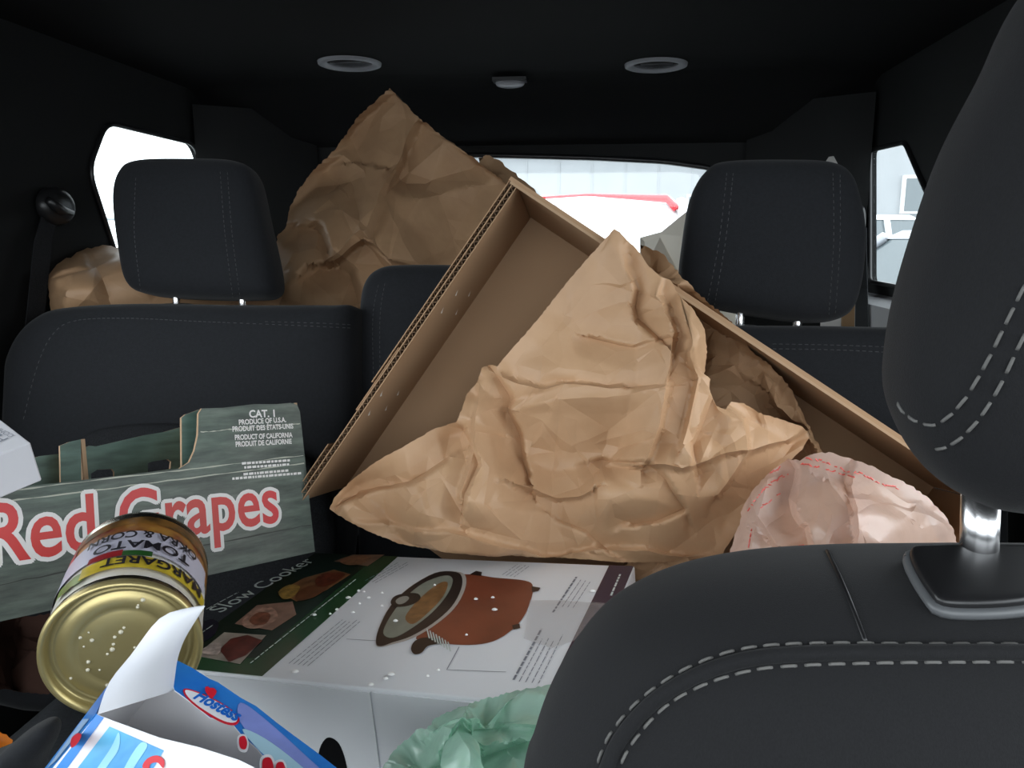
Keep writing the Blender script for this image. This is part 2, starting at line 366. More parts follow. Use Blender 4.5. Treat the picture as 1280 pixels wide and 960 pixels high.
O = rear_outline([(452, 470), (454, 400), (460, 358), (480, 338), (520, 334), (600, 335), (680, 338), (700, 358), (712, 400), (712, 480), (700, 505), (600, 512), (480, 510), (458, 500)], 1.32)
h = pillow('headrest', O, NF, .06, .05, M_fab, t, n=4); T = bvh(h); mb = MB()
for s in ([(474, 352), (466, 400), (468, 500)], [(482, 350), (475, 400), (476, 500)]): stitches(T, s, None, None, .0075, .0045, .0006, mb=mb)
mb.out('stitching', M_thr, h, kind='stuff')
t = thing('rear_seat', 'dark fabric rear seat on the right with its headrest beside the right quarter window', 'car seat', (.5, 1.3, .7))
b = pillow('backrest', rear_outline([(762, 520), (775, 440), (810, 418), (880, 410), (950, 410), (1050, 411), (1180, 415), (1230, 425), (1260, 460), (1290, 600), (1290, 880), (1000, 900), (762, 880), (756, 700)], 1.28, 6), NF, .085, .05, M_fab, t, n=5, rings=20)
T = bvh(b); mb = MB()
stitches(T, [(960, 430), (1060, 432), (1180, 438), (1220, 450)], None, None, .008, .005, .0006, mb=mb); stitches(T, [(960, 436), (1060, 438), (1180, 445)], None, None, .008, .005, .0006, mb=mb)
mb.out('stitching', M_thr, b, kind='stuff')
rear_headrest(t, [(852, 310), (862, 250), (880, 218), (905, 206), (980, 204), (1035, 207), (1060, 222), (1072, 255), (1078, 300), (1072, 360), (1055, 395), (1010, 403), (950, 396), (880, 382), (853, 368), (849, 345)], 1.27,
              [[(909, 212), (899, 300), (884, 378)], [(917, 212), (907, 300), (893, 380)], [(1041, 212), (1042, 300), (1036, 392)], [(1050, 214), (1050, 300), (1044, 392)]], [(925, 398), (997, 401)], 410)
# cushion
t = thing('bench_cushion', 'long dark fabric rear bench cushion under the boxes', 'seat cushion', (0, .95, .5))
O = [np.array([x, y, .62]) for x, y in corner_round([(-.66, .66), (.66, .66), (.66, 1.20), (-.66, 1.20)], .08, 8)]
pillow('cushion', O, (0, 0, 1), .06, .14, mat('grey_cushion_fabric', (.07, .075, .082, 1), .85, 0, .2, var=.15, vscale=200, bump=.5, bscale=800, bdist=.0006), t, n=5)
mb = MB(); mb.box((-.6, .72, .37), (.6, 1.25, .5)); mb.out('seat_base', M_dark, t)

# ------------------------------------------------------------------ seat belts
def belt(label, pts, wv, anchor):
    t = thing('seat_belt', label, 'seat belt', anchor)
    V = []; F = []; n = len(pts); wv = np.array(wv)
    for i, p in enumerate(pts):
        p = np.array(p); nn = unit(np.cross(np.array(pts[min(i+1, n-1)])-np.array(pts[max(i-1, 0)]), wv))*.0008
        V += [p-wv*.024-nn, p+wv*.024-nn, p+wv*.024+nn, p-wv*.024+nn]
    for i in range(n-1):
        for j in range(4): F.append((4*i+j, 4*i+(j+1) % 4, 4*i+4+(j+1) % 4, 4*i+4+j))
    F += [(0, 1, 2, 3), tuple(4*(n-1)+j for j in range(4))]
    fixn(obj('webbing', V, F, M_fab2, t, smooth=False)); return t
sl = -XW+.012
def lp(px, py, x): return RP(px, py, (x, 0, 0), (1, 0, 0))
a = lp(66, 258, sl)
t = belt('black seat belt hanging from its pillar anchor on the left wall', [a, lp(54, 300, sl+.01), lp(46, 380, sl+.02), lp(38, 450, sl+.03), lp(20, 560, sl+.04)], (0, 1, .1), a)
O = [a+np.array([0, .045*math.cos(u), .035*math.sin(u)]) for u in np.linspace(0, 2*PI, 33)[:-1]]
pillow('anchor_cover', O, (1, 0, 0), .028, .004, M_black, t, n=2.5)
mb = MB(); mb.tube([lp(60, 250, sl+.03), lp(75, 262, sl+.032), lp(90, 266, sl+.025)], [.007, .009, .005], 10); mb.out('belt_loop', M_black, t, smooth=True)
a = lp(1076, 285, XW-.02)
t = belt('black seat belt dropping behind the right rear headrest', [a, lp(1076, 320, XW-.03), lp(1077, 360, XW-.04), lp(1077, 430, XW-.095), lp(1077, 520, XW-.10)], (0, 1.7, 0), a)
O = [a+np.array([0, .03*math.cos(u), .05*math.sin(u)]) for u in np.linspace(0, 2*PI, 33)[:-1]]
pillow('anchor_cover', O, (-1, 0, 0), .028, .004, M_black, t, n=2.5)

# ------------------------------------------------------------------ front passenger seat
t = thing('front_seat', 'large dark fabric front passenger seat with pale double stitching, lower right', 'car seat', (.45, .4, .6))
PF = ((0, .40, 1.2), unit((0, 1, -.12))); NFF = unit((0, -1, .12))
fo = [RP(x, y, *PF) for x, y in spline([(652, 990), (668, 915), (690, 855), (722, 800), (768, 750), (840, 714), (930, 694), (1035, 686), (1150, 684), (1300, 684), (1500, 688), (1700, 700), (1850, 760), (1900, 900), (1900, 1300), (1500, 1500), (1000, 1500), (640, 1300)], 8)]
b = pillow('backrest', fo, NFF, .10, .05, M_fabf, t, n=2.6, rings=28)
T = bvh(b)
L1 = [(742, 970), (762, 920), (800, 875), (850, 840), (905, 817), (960, 807), (1040, 804), (1140, 805), (1300, 806), (1420, 812)]
L2 = [(770, 970), (790, 930), (830, 885), (880, 856), (940, 838), (1000, 832), (1090, 829), (1180, 828), (1300, 828), (1420, 834)]
mb = MB(); S = on_surface(T, [((a[0]+c[0])/2, (a[1]+c[1])/2) for a, c in zip(L1, L2)], 6)
mb.tube([p+n*.0006 for p, n in S], .0035, 10); mb.out('seam_piping', M_fabf, b, smooth=True)
for L in (L1, L2): stitches(T, L, b, M_stitch, .0092, .0062, .00075, each=True)
mb = MB(); S = on_surface(T, [(1034, 688), (1047, 715), (1060, 745), (1072, 775), (1082, 802)], 5)
mb.tube([p-n*.0004 for p, n in S], .0012, 6); mb.out('panel_seam', M_black, b, smooth=True)
# headrest
PH = ((0, .345, 1.4), unit((0, 1, -.1)))
ho = [RP(x, y, *PH) for x, y in spline([(1121, 455), (1134, 375), (1163, 275), (1200, 172), (1252, 72), (1310, -40), (1420, -130), (1600, -170), (1800, -150), (1900, 0), (1930, 250), (1920, 480), (1850, 600), (1650, 640), (1400, 642), (1260, 636), (1210, 622), (1168, 590), (1138, 545), (1122, 500)], 6)]
h = pillow('headrest', ho, unit((0, -1, .1)), .055, .07, M_fabf, t, n=2.6, rings=26, c=RP(1500, 260, *PH)); T = bvh(h)
for L in ([(1117, 488), (1128, 512), (1150, 528), (1175, 528), (1205, 500), (1235, 450), (1262, 395), (1290, 340), (1330, 270)],
          [(1158, 561), (1178, 560), (1200, 548), (1225, 522), (1250, 482), (1275, 430), (1300, 380), (1340, 300)]):
    stitches(T, L, h, M_stitch, .0085, .0058, .0007, each=True)
PP = ((0, .375, 1.2), (0, 1, 0))
for x in (1226, 1650):
    p0 = RP(x, 610, *PP); p1 = RP(x-3, 722, *PP)
    q = MB(); q.tube([p0, p1], .0082, 24); q.out('headrest_post', M_chrome, t, smooth=True)
# post guide: bevelled plastic plate on the top of the backrest
TB = bvh(b)
def guide(cx):
    h3 = [hit(TB, x, y)[0] for x, y in ((cx-60, 712), (cx-40, 765), (cx+60, 765))]
    if any(x is None for x in h3): return
    n_ = unit(np.cross(h3[1]-h3[0], h3[2]-h3[0])); n_ = n_ if n_[2] > 0 else -n_
    g = [RP(x, y, h3[0]+n_*.002, n_) for x, y in [(cx-90, 700), (cx-62, 693), (cx+62, 693), (cx+96, 700), (cx+92, 738), (cx+58, 762), (cx-38, 766), (cx-66, 748)]]
    O = resample(spline(g, 6), 64, True)
    k = pillow('post_guide', O, n_, .007, .010, M_black, t, n=7, rings=10)
    q = MB(); q.tube([p+n_*.000 for p in list(O)+[O[0]]], .0028, 8, False); q.out('guide_rim', mat('grey_guide_plastic', (.10, .105, .11, 1), .4), k, smooth=True)
guide(1226); guide(1650)

# ------------------------------------------------------------------ crumpled sheets and bags
def lattice(lo, hi, spacing, rng):
    lo = np.array(lo)-spacing*2; hi = np.array(hi)+spacing*2; pts = []
    nx = int((hi[0]-lo[0])/spacing)+1; ny = int((hi[1]-lo[1])/spacing)+1
    for i in range(nx+1):
        for j in range(ny+1):
            pts.append((lo[0]+(i+rng.uniform(-.48, .48)+.5*(j % 2))*spacing, lo[1]+(j+rng.uniform(-.48, .48))*spacing))
    h = [rng.uniform(-1, 1) for _ in pts]; l1 = [rng.uniform(-1, 1) for _ in pts]; l2 = [rng.uniform(-1, 1) for _ in pts]
    v, e, f, ov, *_ = delaunay_2d_cdt([Vector(p) for p in pts], [], [], 0, 1e-6)
    H = np.array([(h[ov[i][0]], l1[ov[i][0]], l2[ov[i][0]]) if ov[i] else (0, 0, 0) for i in range(len(v))]); vv = np.array([(p[0], p[1]) for p in v])
    ed = set()
    for t in f:
        for k in range(3): ed.add((min(t[k], t[(k+1) % 3]), max(t[k], t[(k+1) % 3])))
    return vv, H, f, ed
def pl_eval(Q, vv, H, f):
    out = np.zeros((len(Q), 3))
    for t in f:
        a, b, c = vv[t[0]], vv[t[1]], vv[t[2]]
        m = np.where((Q[:, 0] >= min(a[0], b[0], c[0])-.01) & (Q[:, 0] <= max(a[0], b[0], c[0])+.01) & (Q[:, 1] >= min(a[1], b[1], c[1])-.01) & (Q[:, 1] <= max(a[1], b[1], c[1])+.01))[0]
        if not len(m): continue
        d = (b[1]-c[1])*(a[0]-c[0])+(c[0]-b[0])*(a[1]-c[1])
        if abs(d) < 1e-9: continue
        l1 = ((b[1]-c[1])*(Q[m, 0]-c[0])+(c[0]-b[0])*(Q[m, 1]-c[1]))/d; l2 = ((c[1]-a[1])*(Q[m, 0]-c[0])+(a[0]-c[0])*(Q[m, 1]-c[1]))/d; l3 = 1-l1-l2
        k = (l1 >= -1e-3) & (l2 >= -1e-3) & (l3 >= -1e-3)
        out[m[k]] = (l1[:, None]*H[t[0]]+l2[:, None]*H[t[1]]+l3[:, None]*H[t[2]])[k]
    return out
def tps(C, Q):
    C = np.array(C, float); P = C[:, :2]/100; z = C[:, 2]; n = len(P)
    U = lambda r: np.where(r > 1e-9, r*r*np.log(np.maximum(r, 1e-9)), 0)
    K = U(np.linalg.norm(P[:, None]-P[None], axis=2))+np.eye(n)*.004; A = np.zeros((n+3, n+3)); A[:n, :n] = K; A[:n, n] = 1; A[:n, n+1:] = P; A[n:, :n] = A[:n, n:].T
    w = np.linalg.solve(A, np.r_[z, 0, 0, 0]); Q = Q/100
    return U(np.linalg.norm(Q[:, None]-P[None], axis=2))@w[:n]+w[n]+Q@w[n+1:]
def segdist(Q, P, closed):
    P = np.array(P, float); d = np.full(len(Q), 1e9); n = len(P)
    for i in range(n if closed else n-1):
        a, b = P[i], P[(i+1) % n]; ab = b-a; t = np.clip(((Q-a)@ab)/max(ab@ab, 1e-9), 0, 1); d = np.minimum(d, np.linalg.norm(Q-a-t[:, None]*ab, axis=1))
    return d
def crumple(name, outline, ctrl, m, parent=None, label=None, seed=1, step=5, amps=((90, .02), (38, .010), (16, .003)), folds=(), thick=.10, R=60, jag=1.5, lat=.5, sharp=6, calm=None):
    rng = random.Random(seed); B = []
    P = np.array(outline, float); n = len(P)
    for i in range(n):
        a, b = P[i], P[(i+1) % n]; L = np.linalg.norm(b-a); k = max(1, int(L/step)); nn = np.array([b[1]-a[1], a[0]-b[0]])/max(L, 1e-6)
        for j in range(k): B.append(a+(b-a)*j/k+(nn*rng.uniform(-jag, jag) if j else 0))
    B = np.array(B); lo, hi = B.min(0), B.max(0)
    def inside(G):
        ins = np.zeros(len(G), bool); j = len(B)-1
        for i in range(len(B)):
            if B[i, 1] != B[j, 1]:
                c = ((B[i, 1] > G[:, 1]) != (B[j, 1] > G[:, 1])) & (G[:, 0] < (B[j, 0]-B[i, 0])*(G[:, 1]-B[i, 1])/(B[j, 1]-B[i, 1])+B[i, 0]); ins ^= c
            j = i
        return ins
    gx = np.arange(lo[0], hi[0], step); gy = np.arange(lo[1], hi[1], step*.87); G = np.array([(x+(j % 2)*step*.5, y) for j, y in enumerate(gy) for x in gx])
    G = G[inside(G)]; G = G[segdist(G, B, True) > step*.55]
    lats = [(am, lattice(lo, hi, sp, rng)) for sp, am in amps]
    pts = [B]; nb = len(B); off = nb; eds = [(i, (i+1) % nb) for i in range(nb)]
    creases = []
    for am, (vv, H, f, ed) in lats[:3]:
        ins = inside(vv) & (segdist(vv, B, True) > 1.0); idx = {}
        # clip lattice edges: keep those with both ends inside, sampled finely so no grid point blurs the crease
        new = []
        for a, b in sorted(ed):
            if ins[a] and ins[b]:
                for q in (a, b):
                    if q not in idx: idx[q] = off+len(new); new.append(vv[q])
                k = max(1, int(round(np.linalg.norm(vv[b]-vv[a])/step))); last = idx[a]
                for j in range(1, k): new.append(vv[a]+(vv[b]-vv[a])*j/k); eds.append((last, off+len(new)-1)); last = off+len(new)-1
                eds.append((last, idx[b])); creases.append((vv[a], vv[b]))
        pts.append(np.array(new).reshape(-1, 2)); off += len(new)
    for pl, wdt, am in folds:
        pl = np.array(pl, float); k = inside(pl)
        q = [i for i in range(len(pl)) if k[i]]
        for i in range(len(q)-1):
            if q[i+1] == q[i]+1: eds.append((off+i, off+i+1)); creases.append((pl[q[i]], pl[q[i+1]]))
        pts.append(pl[q].reshape(-1, 2)); off += len(q)
    keep = np.ones(len(G), bool)
    for a, b in creases:
        m_ = np.where((G[:, 0] > min(a[0], b[0])-step) & (G[:, 0] < max(a[0], b[0])+step) & (G[:, 1] > min(a[1], b[1])-step) & (G[:, 1] < max(a[1], b[1])+step))[0]
        if len(m_): keep[m_[segdist(G[m_], [a, b], False) < step*.5]] = False
    pts.append(G[keep]); Q = np.vstack(pts); nfix = off
    v, e, f, ov, *_ = delaunay_2d_cdt([Vector(q) for q in Q], eds, [], 0, 1e-4)
    Q = np.array([(p[0], p[1]) for p in v]); N = len(Q)
    fc_ = np.array([Q[list(t)].mean(0) for t in f]); fi = inside(fc_); f = [t for t, k in zip(f, fi) if k]
    cnt = {}
    for t in f:
        for i in range(len(t)): a, b = t[i], t[(i+1) % len(t)]; kk = (min(a, b), max(a, b)); cnt[kk] = cnt.get(kk, 0)+1
    isb = np.zeros(N, bool)
    for (a, b), c in cnt.items():
        if c == 1: isb[a] = isb[b] = True
    D = segdist(Q, B, True)
    base = tps(ctrl, Q); h = np.zeros(N); L1 = np.zeros(N); L2 = np.zeros(N)
    for am, (vv, H, ff, ed) in lats:
        r_ = pl_eval(Q, vv, H, ff); h += am*r_[:, 0]; L1 += am*lat*r_[:, 1]; L2 += am*lat*r_[:, 2]
    if calm:
        k_ = 1-(1-calm[3])*np.clip(1.6-1.6*np.hypot(Q[:, 0]-calm[0], Q[:, 1]-calm[1])/calm[2], 0, 1); h *= k_
    flip = 1
    for pl, wdt, am in folds:
        pl = np.array(pl, float); dm = np.full(N, 1e9); sg = np.ones(N)
        for a, b in zip(pl[:-1], pl[1:]):
            ab = b-a; t_ = np.clip(((Q-a)@ab)/max(ab@ab, 1e-9), 0, 1); dd = np.linalg.norm(Q-a-t_[:, None]*ab, axis=1); k_ = dd < dm
            dm[k_] = dd[k_]; sg[k_] = np.sign(ab[0]*(Q[k_, 1]-a[1])-ab[1]*(Q[k_, 0]-a[0]))
        h += 1.15*am*np.maximum(0, 1-dm/np.where(sg*flip > 0, wdt*2.6, wdt*.40)); flip = -flip
    edge = np.clip(D/12, 0, 1); x = np.clip(D/R, 0, 1); prof = np.sqrt(x*(2-x))
    df = base+h*(.35+.65*edge); L1 *= edge; L2 *= edge
    X = CP+df[:, None]*(fw+((Q[:, 0]-640)/FPX)[:, None]*rt+((480-Q[:, 1])/FPX)[:, None]*up)+L1[:, None]*rt+L2[:, None]*up
    db = df+.002+thick*prof
    Y = CP+db[:, None]*(fw+((Q[:, 0]-640)/FPX)[:, None]*rt+((480-Q[:, 1])/FPX)[:, None]*up)+L1[:, None]*rt+L2[:, None]*up
    V = list(X); bk = np.arange(N)
    for i in range(N):
        if not isb[i]: bk[i] = len(V); V.append(Y[i])
    F = [tuple(t) for t in f]+[tuple(bk[i] for i in t[::-1]) for t in f if not all(isb[i] for i in t)]
    o = obj(name, V, F, m, parent, smooth=True)
    fixn(o); me = o.data; nv = len(me.vertices)
    isfix = np.zeros(nv, bool); src = np.array([1 if (ov[i] and min(ov[i]) < nfix) or not ov[i] else 0 for i in range(N)], bool)
    isfix[:N] = src
    for i in range(N):
        if bk[i] < nv: isfix[bk[i]] = src[i]
    bm = bmesh.new(); bm.from_mesh(me)
    for e_ in bm.edges:
        if len(e_.link_faces) == 2 and isfix[e_.verts[0].index] and isfix[e_.verts[1].index] and e_.calc_face_angle(0) > math.radians(sharp): e_.smooth = False
    bm.to_mesh(me); bm.free()
    return o

# --- brown paper behind the rear seats
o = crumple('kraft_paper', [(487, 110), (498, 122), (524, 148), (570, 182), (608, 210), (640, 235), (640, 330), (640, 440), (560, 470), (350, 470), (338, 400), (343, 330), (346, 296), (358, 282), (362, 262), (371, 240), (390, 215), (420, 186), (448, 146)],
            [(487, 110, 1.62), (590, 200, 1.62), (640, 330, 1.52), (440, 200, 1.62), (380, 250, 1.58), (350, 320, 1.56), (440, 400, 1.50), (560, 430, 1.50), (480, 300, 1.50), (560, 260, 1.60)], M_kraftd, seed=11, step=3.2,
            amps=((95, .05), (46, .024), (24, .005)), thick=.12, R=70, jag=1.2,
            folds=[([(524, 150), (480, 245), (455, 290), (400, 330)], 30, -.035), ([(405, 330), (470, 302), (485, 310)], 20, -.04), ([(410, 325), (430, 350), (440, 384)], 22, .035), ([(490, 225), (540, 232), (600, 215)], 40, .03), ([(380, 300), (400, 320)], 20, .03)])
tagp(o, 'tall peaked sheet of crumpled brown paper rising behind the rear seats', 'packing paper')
o = crumple('kraft_paper', [(60, 345), (75, 328), (105, 312), (128, 306), (150, 309), (180, 330), (250, 345), (352, 352), (356, 440), (75, 440), (64, 390), (60, 360)],
            [(60, 345, 1.48), (128, 306, 1.60), (160, 340, 1.50), (100, 370, 1.46), (250, 370, 1.50), (350, 370, 1.52), (200, 430, 1.48), (70, 430, 1.46)], M_kraft, seed=5, step=4.5, amps=((60, .03), (30, .010)), thick=.10, R=40,
            folds=[([(60, 350), (110, 345), (150, 322)], 22, -.03), ([(80, 375), (72, 440)], 18, -.02)])
tagp(o, 'low bundle of brown paper behind the left rear headrest', 'packing paper')
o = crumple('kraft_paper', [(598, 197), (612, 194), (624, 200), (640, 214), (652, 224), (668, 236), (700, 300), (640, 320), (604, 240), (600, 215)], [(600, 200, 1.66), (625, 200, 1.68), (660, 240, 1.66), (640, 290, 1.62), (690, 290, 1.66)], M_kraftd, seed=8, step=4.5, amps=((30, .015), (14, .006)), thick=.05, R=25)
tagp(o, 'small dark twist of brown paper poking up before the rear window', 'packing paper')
# pale carton in the cargo bay, left of the right headrest
t = thing('moving_box', 'pale beige open carton in the cargo bay, left of the right rear headrest', 'box', W(840, 330, 1.75))
M_pale = mat('pale_board', (.80, .73, .62, 1), .7)
bx = MB(); P = [W(815, 300, 1.75), W(850, 265, 1.72), W(905, 330, 1.62), W(860, 380, 1.66)]
def slab(P, th, nm, m, par):
    P = [np.array(p) for p in P]; nn = unit(np.cross(P[1]-P[0], P[2]-P[0]))*th; k = len(P)
    F = [tuple(range(k)), tuple(range(2*k-1, k-1, -1))]+[(i, (i+1) % k, (i+1) % k+k, i+k) for i in range(k)]
    return fixn(obj(nm, P+[p+nn for p in P], F, m, par))
slab([W(824, 292, 1.80), W(866, 258, 1.76), W(890, 300, 1.60), W(852, 345, 1.64)], .004, 'flap', M_pale, t)
slab([W(800, 297, 1.86), W(826, 290, 1.80), W(856, 345, 1.64), W(800, 345, 1.7)], .004, 'flap', M_pale, t)
slab([W(800, 345, 1.7), W(856, 345, 1.64), W(856, 620, 1.80), W(800, 620, 1.86)], .004, 'side_panel', M_pale, t)
slab([W(856, 345, 1.64), W(930, 330, 1.70), W(930, 620, 1.86), W(856, 620, 1.80)], .004, 'side_panel', M_pale, t)
# scraps by the right headrest
o = crumple('paper_scrap', [(1030, 205), (1036, 196), (1042, 195), (1048, 206), (1052, 300), (1050, 620), (1020, 620), (1028, 300)], [(1030, 205, 1.5), (1048, 206, 1.5), (1040, 600, 1.56), (1038, 196, 1.52)], M_slit, seed=3, step=3, amps=((10, .004),), thick=.01, R=8, jag=0)
tagp(o, 'tiny white paper tip showing over the right rear headrest', 'paper')
t = thing('wood_strip', 'thin tan wooden strip upright behind the right rear headrest', 'wood strip', W(1060, 400, 1.5))
a, c = W(1062, 330, 1.52), W(1056, 620, 1.62)
slab([a+rt*-.012, a+rt*.012, c+rt*.012, c+rt*-.012], .012, 'board', mat('tan_wood', (.36, .22, .11, 1), .6), t)

# ------------------------------------------------------------------ the big cardboard tray
S = .85
A = W(645, 232, 1.15*S); B_ = W(385, 612, 1.1742*S); C_ = W(1160, 582, 1.0733*S)
eu = unit(B_-A); ev = unit(C_-A); ew = unit(np.cross(eu, ev))
if ew@fw < 0: ew = -ew
ev = unit(ev-(ev@eu)*eu)
LU, LV, DW = np.linalg.norm(B_-A), .66, .165
tray = thing('cardboard_tray', 'large brown corrugated cardboard tray tilted against the rear seats', 'box', M=Matrix([[eu[i], ev[i], ew[i], A[i]] for i in range(3)]+[[0, 0, 0, 1]]))
TP = lambda u, v, w: A+u*eu+v*ev+w*ew
def tbox(u0, u1, v0, v1, w0, w1, nm, m=M_board, par=tray):
    q = MB(); q.box8([TP(*p) for p in [(u0, v0, w0), (u1, v0, w0), (u1, v1, w0), (u0, v1, w0), (u0, v0, w1), (u1, v0, w1), (u1, v1, w1), (u0, v1, w1)]]); o = q.out(nm, m, par); fixn(o); return o
LU += .015
tbox(-.004, LU, -.003, LV, DW, DW+.004, 'bottom_panel')
tbox(0, LU, .001, .0022, 0, DW, 'side_liner'); ol = tbox(0, LU, -.0055, -.0043, .0, DW, 'side_liner')
def flutes(u0, u1, v0, v1, w, pitch, nm='fluting'):
    q = MB(); k = int((u1-u0)/pitch*2)
    for i in range(k):
        a = u0+i*pitch/2; b = a+pitch/2; va, vb = (v0, v1) if i % 2 else (v1, v0)
        q.box8([TP(*p) for p in [(a, va-.0003, w), (b, vb-.0003, w), (b, vb+.0004, w), (a, va+.0004, w), (a, va-.0003, w+.05), (b, vb-.0003, w+.05), (b, vb+.0004, w+.05), (a, va+.0004, w+.05)]])
    o = q.out(nm, M_flute, tray, kind='stuff')
flutes(0, LU, -.0043, .001, .0008, .009)
tbox(-.001, .30, -.0115, -.0103, .002, DW*.9, 'outer_flap'); flutes(0, .24, -.0103, -.0055, .003, .008)
tbox(.245, .34, -.0085, -.0070, .004, DW*.7, 'outer_flap')
tbox(.395, LU, -.013, -.0118, .003, DW*.9, 'outer_flap'); flutes(.40, LU, -.0118, -.0055, .004, .008)
tbox(-.006, -.001, -.0115, LV, -.001, DW+.004, 'end_panel')
tbox(-.001, .002, -.008, LV, -.002, .003, 'folded_rim', M_edge)
tbox(0, LU, LV, LV+.005, 0, DW, 'side_panel'); tbox(LU, LU+.005, .30, LV, 0, DW, 'end_panel')
# light through the vent slits, painted as small pale crescents on the side wall
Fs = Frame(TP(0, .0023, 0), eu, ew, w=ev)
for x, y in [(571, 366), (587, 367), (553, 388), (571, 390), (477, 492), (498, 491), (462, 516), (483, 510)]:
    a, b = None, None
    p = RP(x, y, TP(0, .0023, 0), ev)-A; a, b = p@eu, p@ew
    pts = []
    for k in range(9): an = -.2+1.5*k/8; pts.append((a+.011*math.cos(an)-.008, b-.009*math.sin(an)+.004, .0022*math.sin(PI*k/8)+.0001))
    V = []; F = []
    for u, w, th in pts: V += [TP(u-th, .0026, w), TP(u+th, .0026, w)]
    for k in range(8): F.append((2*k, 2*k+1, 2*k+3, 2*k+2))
    obj('vent_slit_light', V, F, M_slit, tray)

# --- darker paper deeper in the tray
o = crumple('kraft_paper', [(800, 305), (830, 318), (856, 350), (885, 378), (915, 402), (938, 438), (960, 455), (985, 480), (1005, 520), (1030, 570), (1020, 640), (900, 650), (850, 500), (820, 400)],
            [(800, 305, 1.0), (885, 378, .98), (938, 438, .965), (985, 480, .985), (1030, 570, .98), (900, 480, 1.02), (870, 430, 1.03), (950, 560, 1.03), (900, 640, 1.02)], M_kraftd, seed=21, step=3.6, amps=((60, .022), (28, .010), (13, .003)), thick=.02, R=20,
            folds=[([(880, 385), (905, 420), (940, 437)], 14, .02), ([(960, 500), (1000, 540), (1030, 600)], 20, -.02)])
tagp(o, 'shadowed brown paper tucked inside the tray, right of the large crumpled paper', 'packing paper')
# --- large paper bag in front
big = [(768, 286), (775, 290), (786, 302), (800, 316), (812, 334), (824, 345), (838, 350), (848, 368), (866, 386), (881, 412), (884, 440), (880, 470), (886, 476), (884, 492), (894, 506), (907, 512), (914, 502), (930, 504), (948, 516), (975, 524), (1000, 532), (1014, 542), (1004, 560), (985, 580), (955, 610), (934, 636), (918, 668), (902, 694), (860, 700), (820, 703), (780, 703), (700, 697), (630, 694), (560, 690), (500, 680), (460, 664), (432, 650), (412, 636), (418, 622), (440, 600), (470, 577), (510, 555), (545, 535), (570, 528), (578, 510), (584, 492), (596, 478), (602, 460), (612, 456), (622, 458), (640, 436), (670, 402), (700, 364), (730, 328)]
o = crumple('kraft_paper', big,
            [(768, 286, .935), (700, 364, .97), (838, 350, .93), (884, 412, .915), (880, 470, .93), (612, 456, 1.00), (580, 500, 1.00), (412, 636, .99), (500, 600, .975), (500, 680, .985), (700, 697, .975), (860, 700, .97), (1010, 540, .95), (930, 636, .95), (760, 420, .955), (640, 488, .965), (740, 500, .930), (680, 575, .985), (770, 575, .955), (650, 612, .945), (770, 622, .915), (860, 590, .90), (560, 620, .955), (940, 560, .92), (800, 660, .935), (560, 560, .975)],
            M_kraft, seed=4, step=3.2, amps=((120, .026), (54, .015), (26, .0042)), thick=.05, R=50, jag=.6, calm=(720, 400, 150, .4),
            folds=[([(612, 458), (632, 490), (650, 530), (668, 590)], 16, .020), ([(598, 478), (592, 540), (586, 610)], 16, -.022), ([(575, 535), (598, 575), (586, 625)], 12, .014),
                   ([(786, 302), (806, 350), (800, 400), (818, 430)], 15, .020), ([(826, 345), (835, 420), (822, 500), (812, 580)], 14, -.022), ([(850, 370), (864, 440), (852, 520), (846, 560)], 14, -.016),
                   ([(740, 420), (790, 440), (830, 430)], 11, .008), ([(800, 588), (850, 592), (920, 560), (1000, 538)], 12, -.018), ([(760, 580), (810, 585), (860, 640), (800, 660)], 12, .012),
                   ([(880, 490), (860, 560), (870, 600)], 12, .015), ([(910, 510), (930, 560), (900, 620)], 12, -.015), ([(418, 640), (470, 606), (560, 566)], 14, .016), ([(440, 655), (560, 655), (700, 688), (860, 688)], 12, -.010),
                   ([(650, 600), (700, 615), (750, 612)], 12, -.014), ([(610, 462), (680, 486), (770, 490)], 12, -.012), ([(700, 640), (740, 660), (770, 690)], 12, .008)])
tagp(o, 'large pale crumpled brown paper sheet with torn edges spilling from the tray', 'packing paper')
BIGPAPER = o
o = crumple('kraft_paper', [(780, 700), (850, 695), (880, 705), (850, 730), (830, 770), (790, 780), (780, 740)], [(780, 700, 1.0), (850, 700, .97), (830, 770, 1.0), (790, 770, 1.02)], M_kraft, seed=31, step=4.5, amps=((30, .012), (14, .005)), thick=.03, R=20)
tagp(o, 'small fold of brown paper at the right back corner of the appliance carton', 'packing paper')
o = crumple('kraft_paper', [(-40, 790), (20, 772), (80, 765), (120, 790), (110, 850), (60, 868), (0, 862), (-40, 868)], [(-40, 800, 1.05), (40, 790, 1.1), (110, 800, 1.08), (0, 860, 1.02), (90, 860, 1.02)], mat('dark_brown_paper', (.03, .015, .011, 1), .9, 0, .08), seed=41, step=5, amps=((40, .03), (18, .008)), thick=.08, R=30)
tagp(o, 'dark brown crumpled paper in the gap under the grapes crate', 'packing paper')

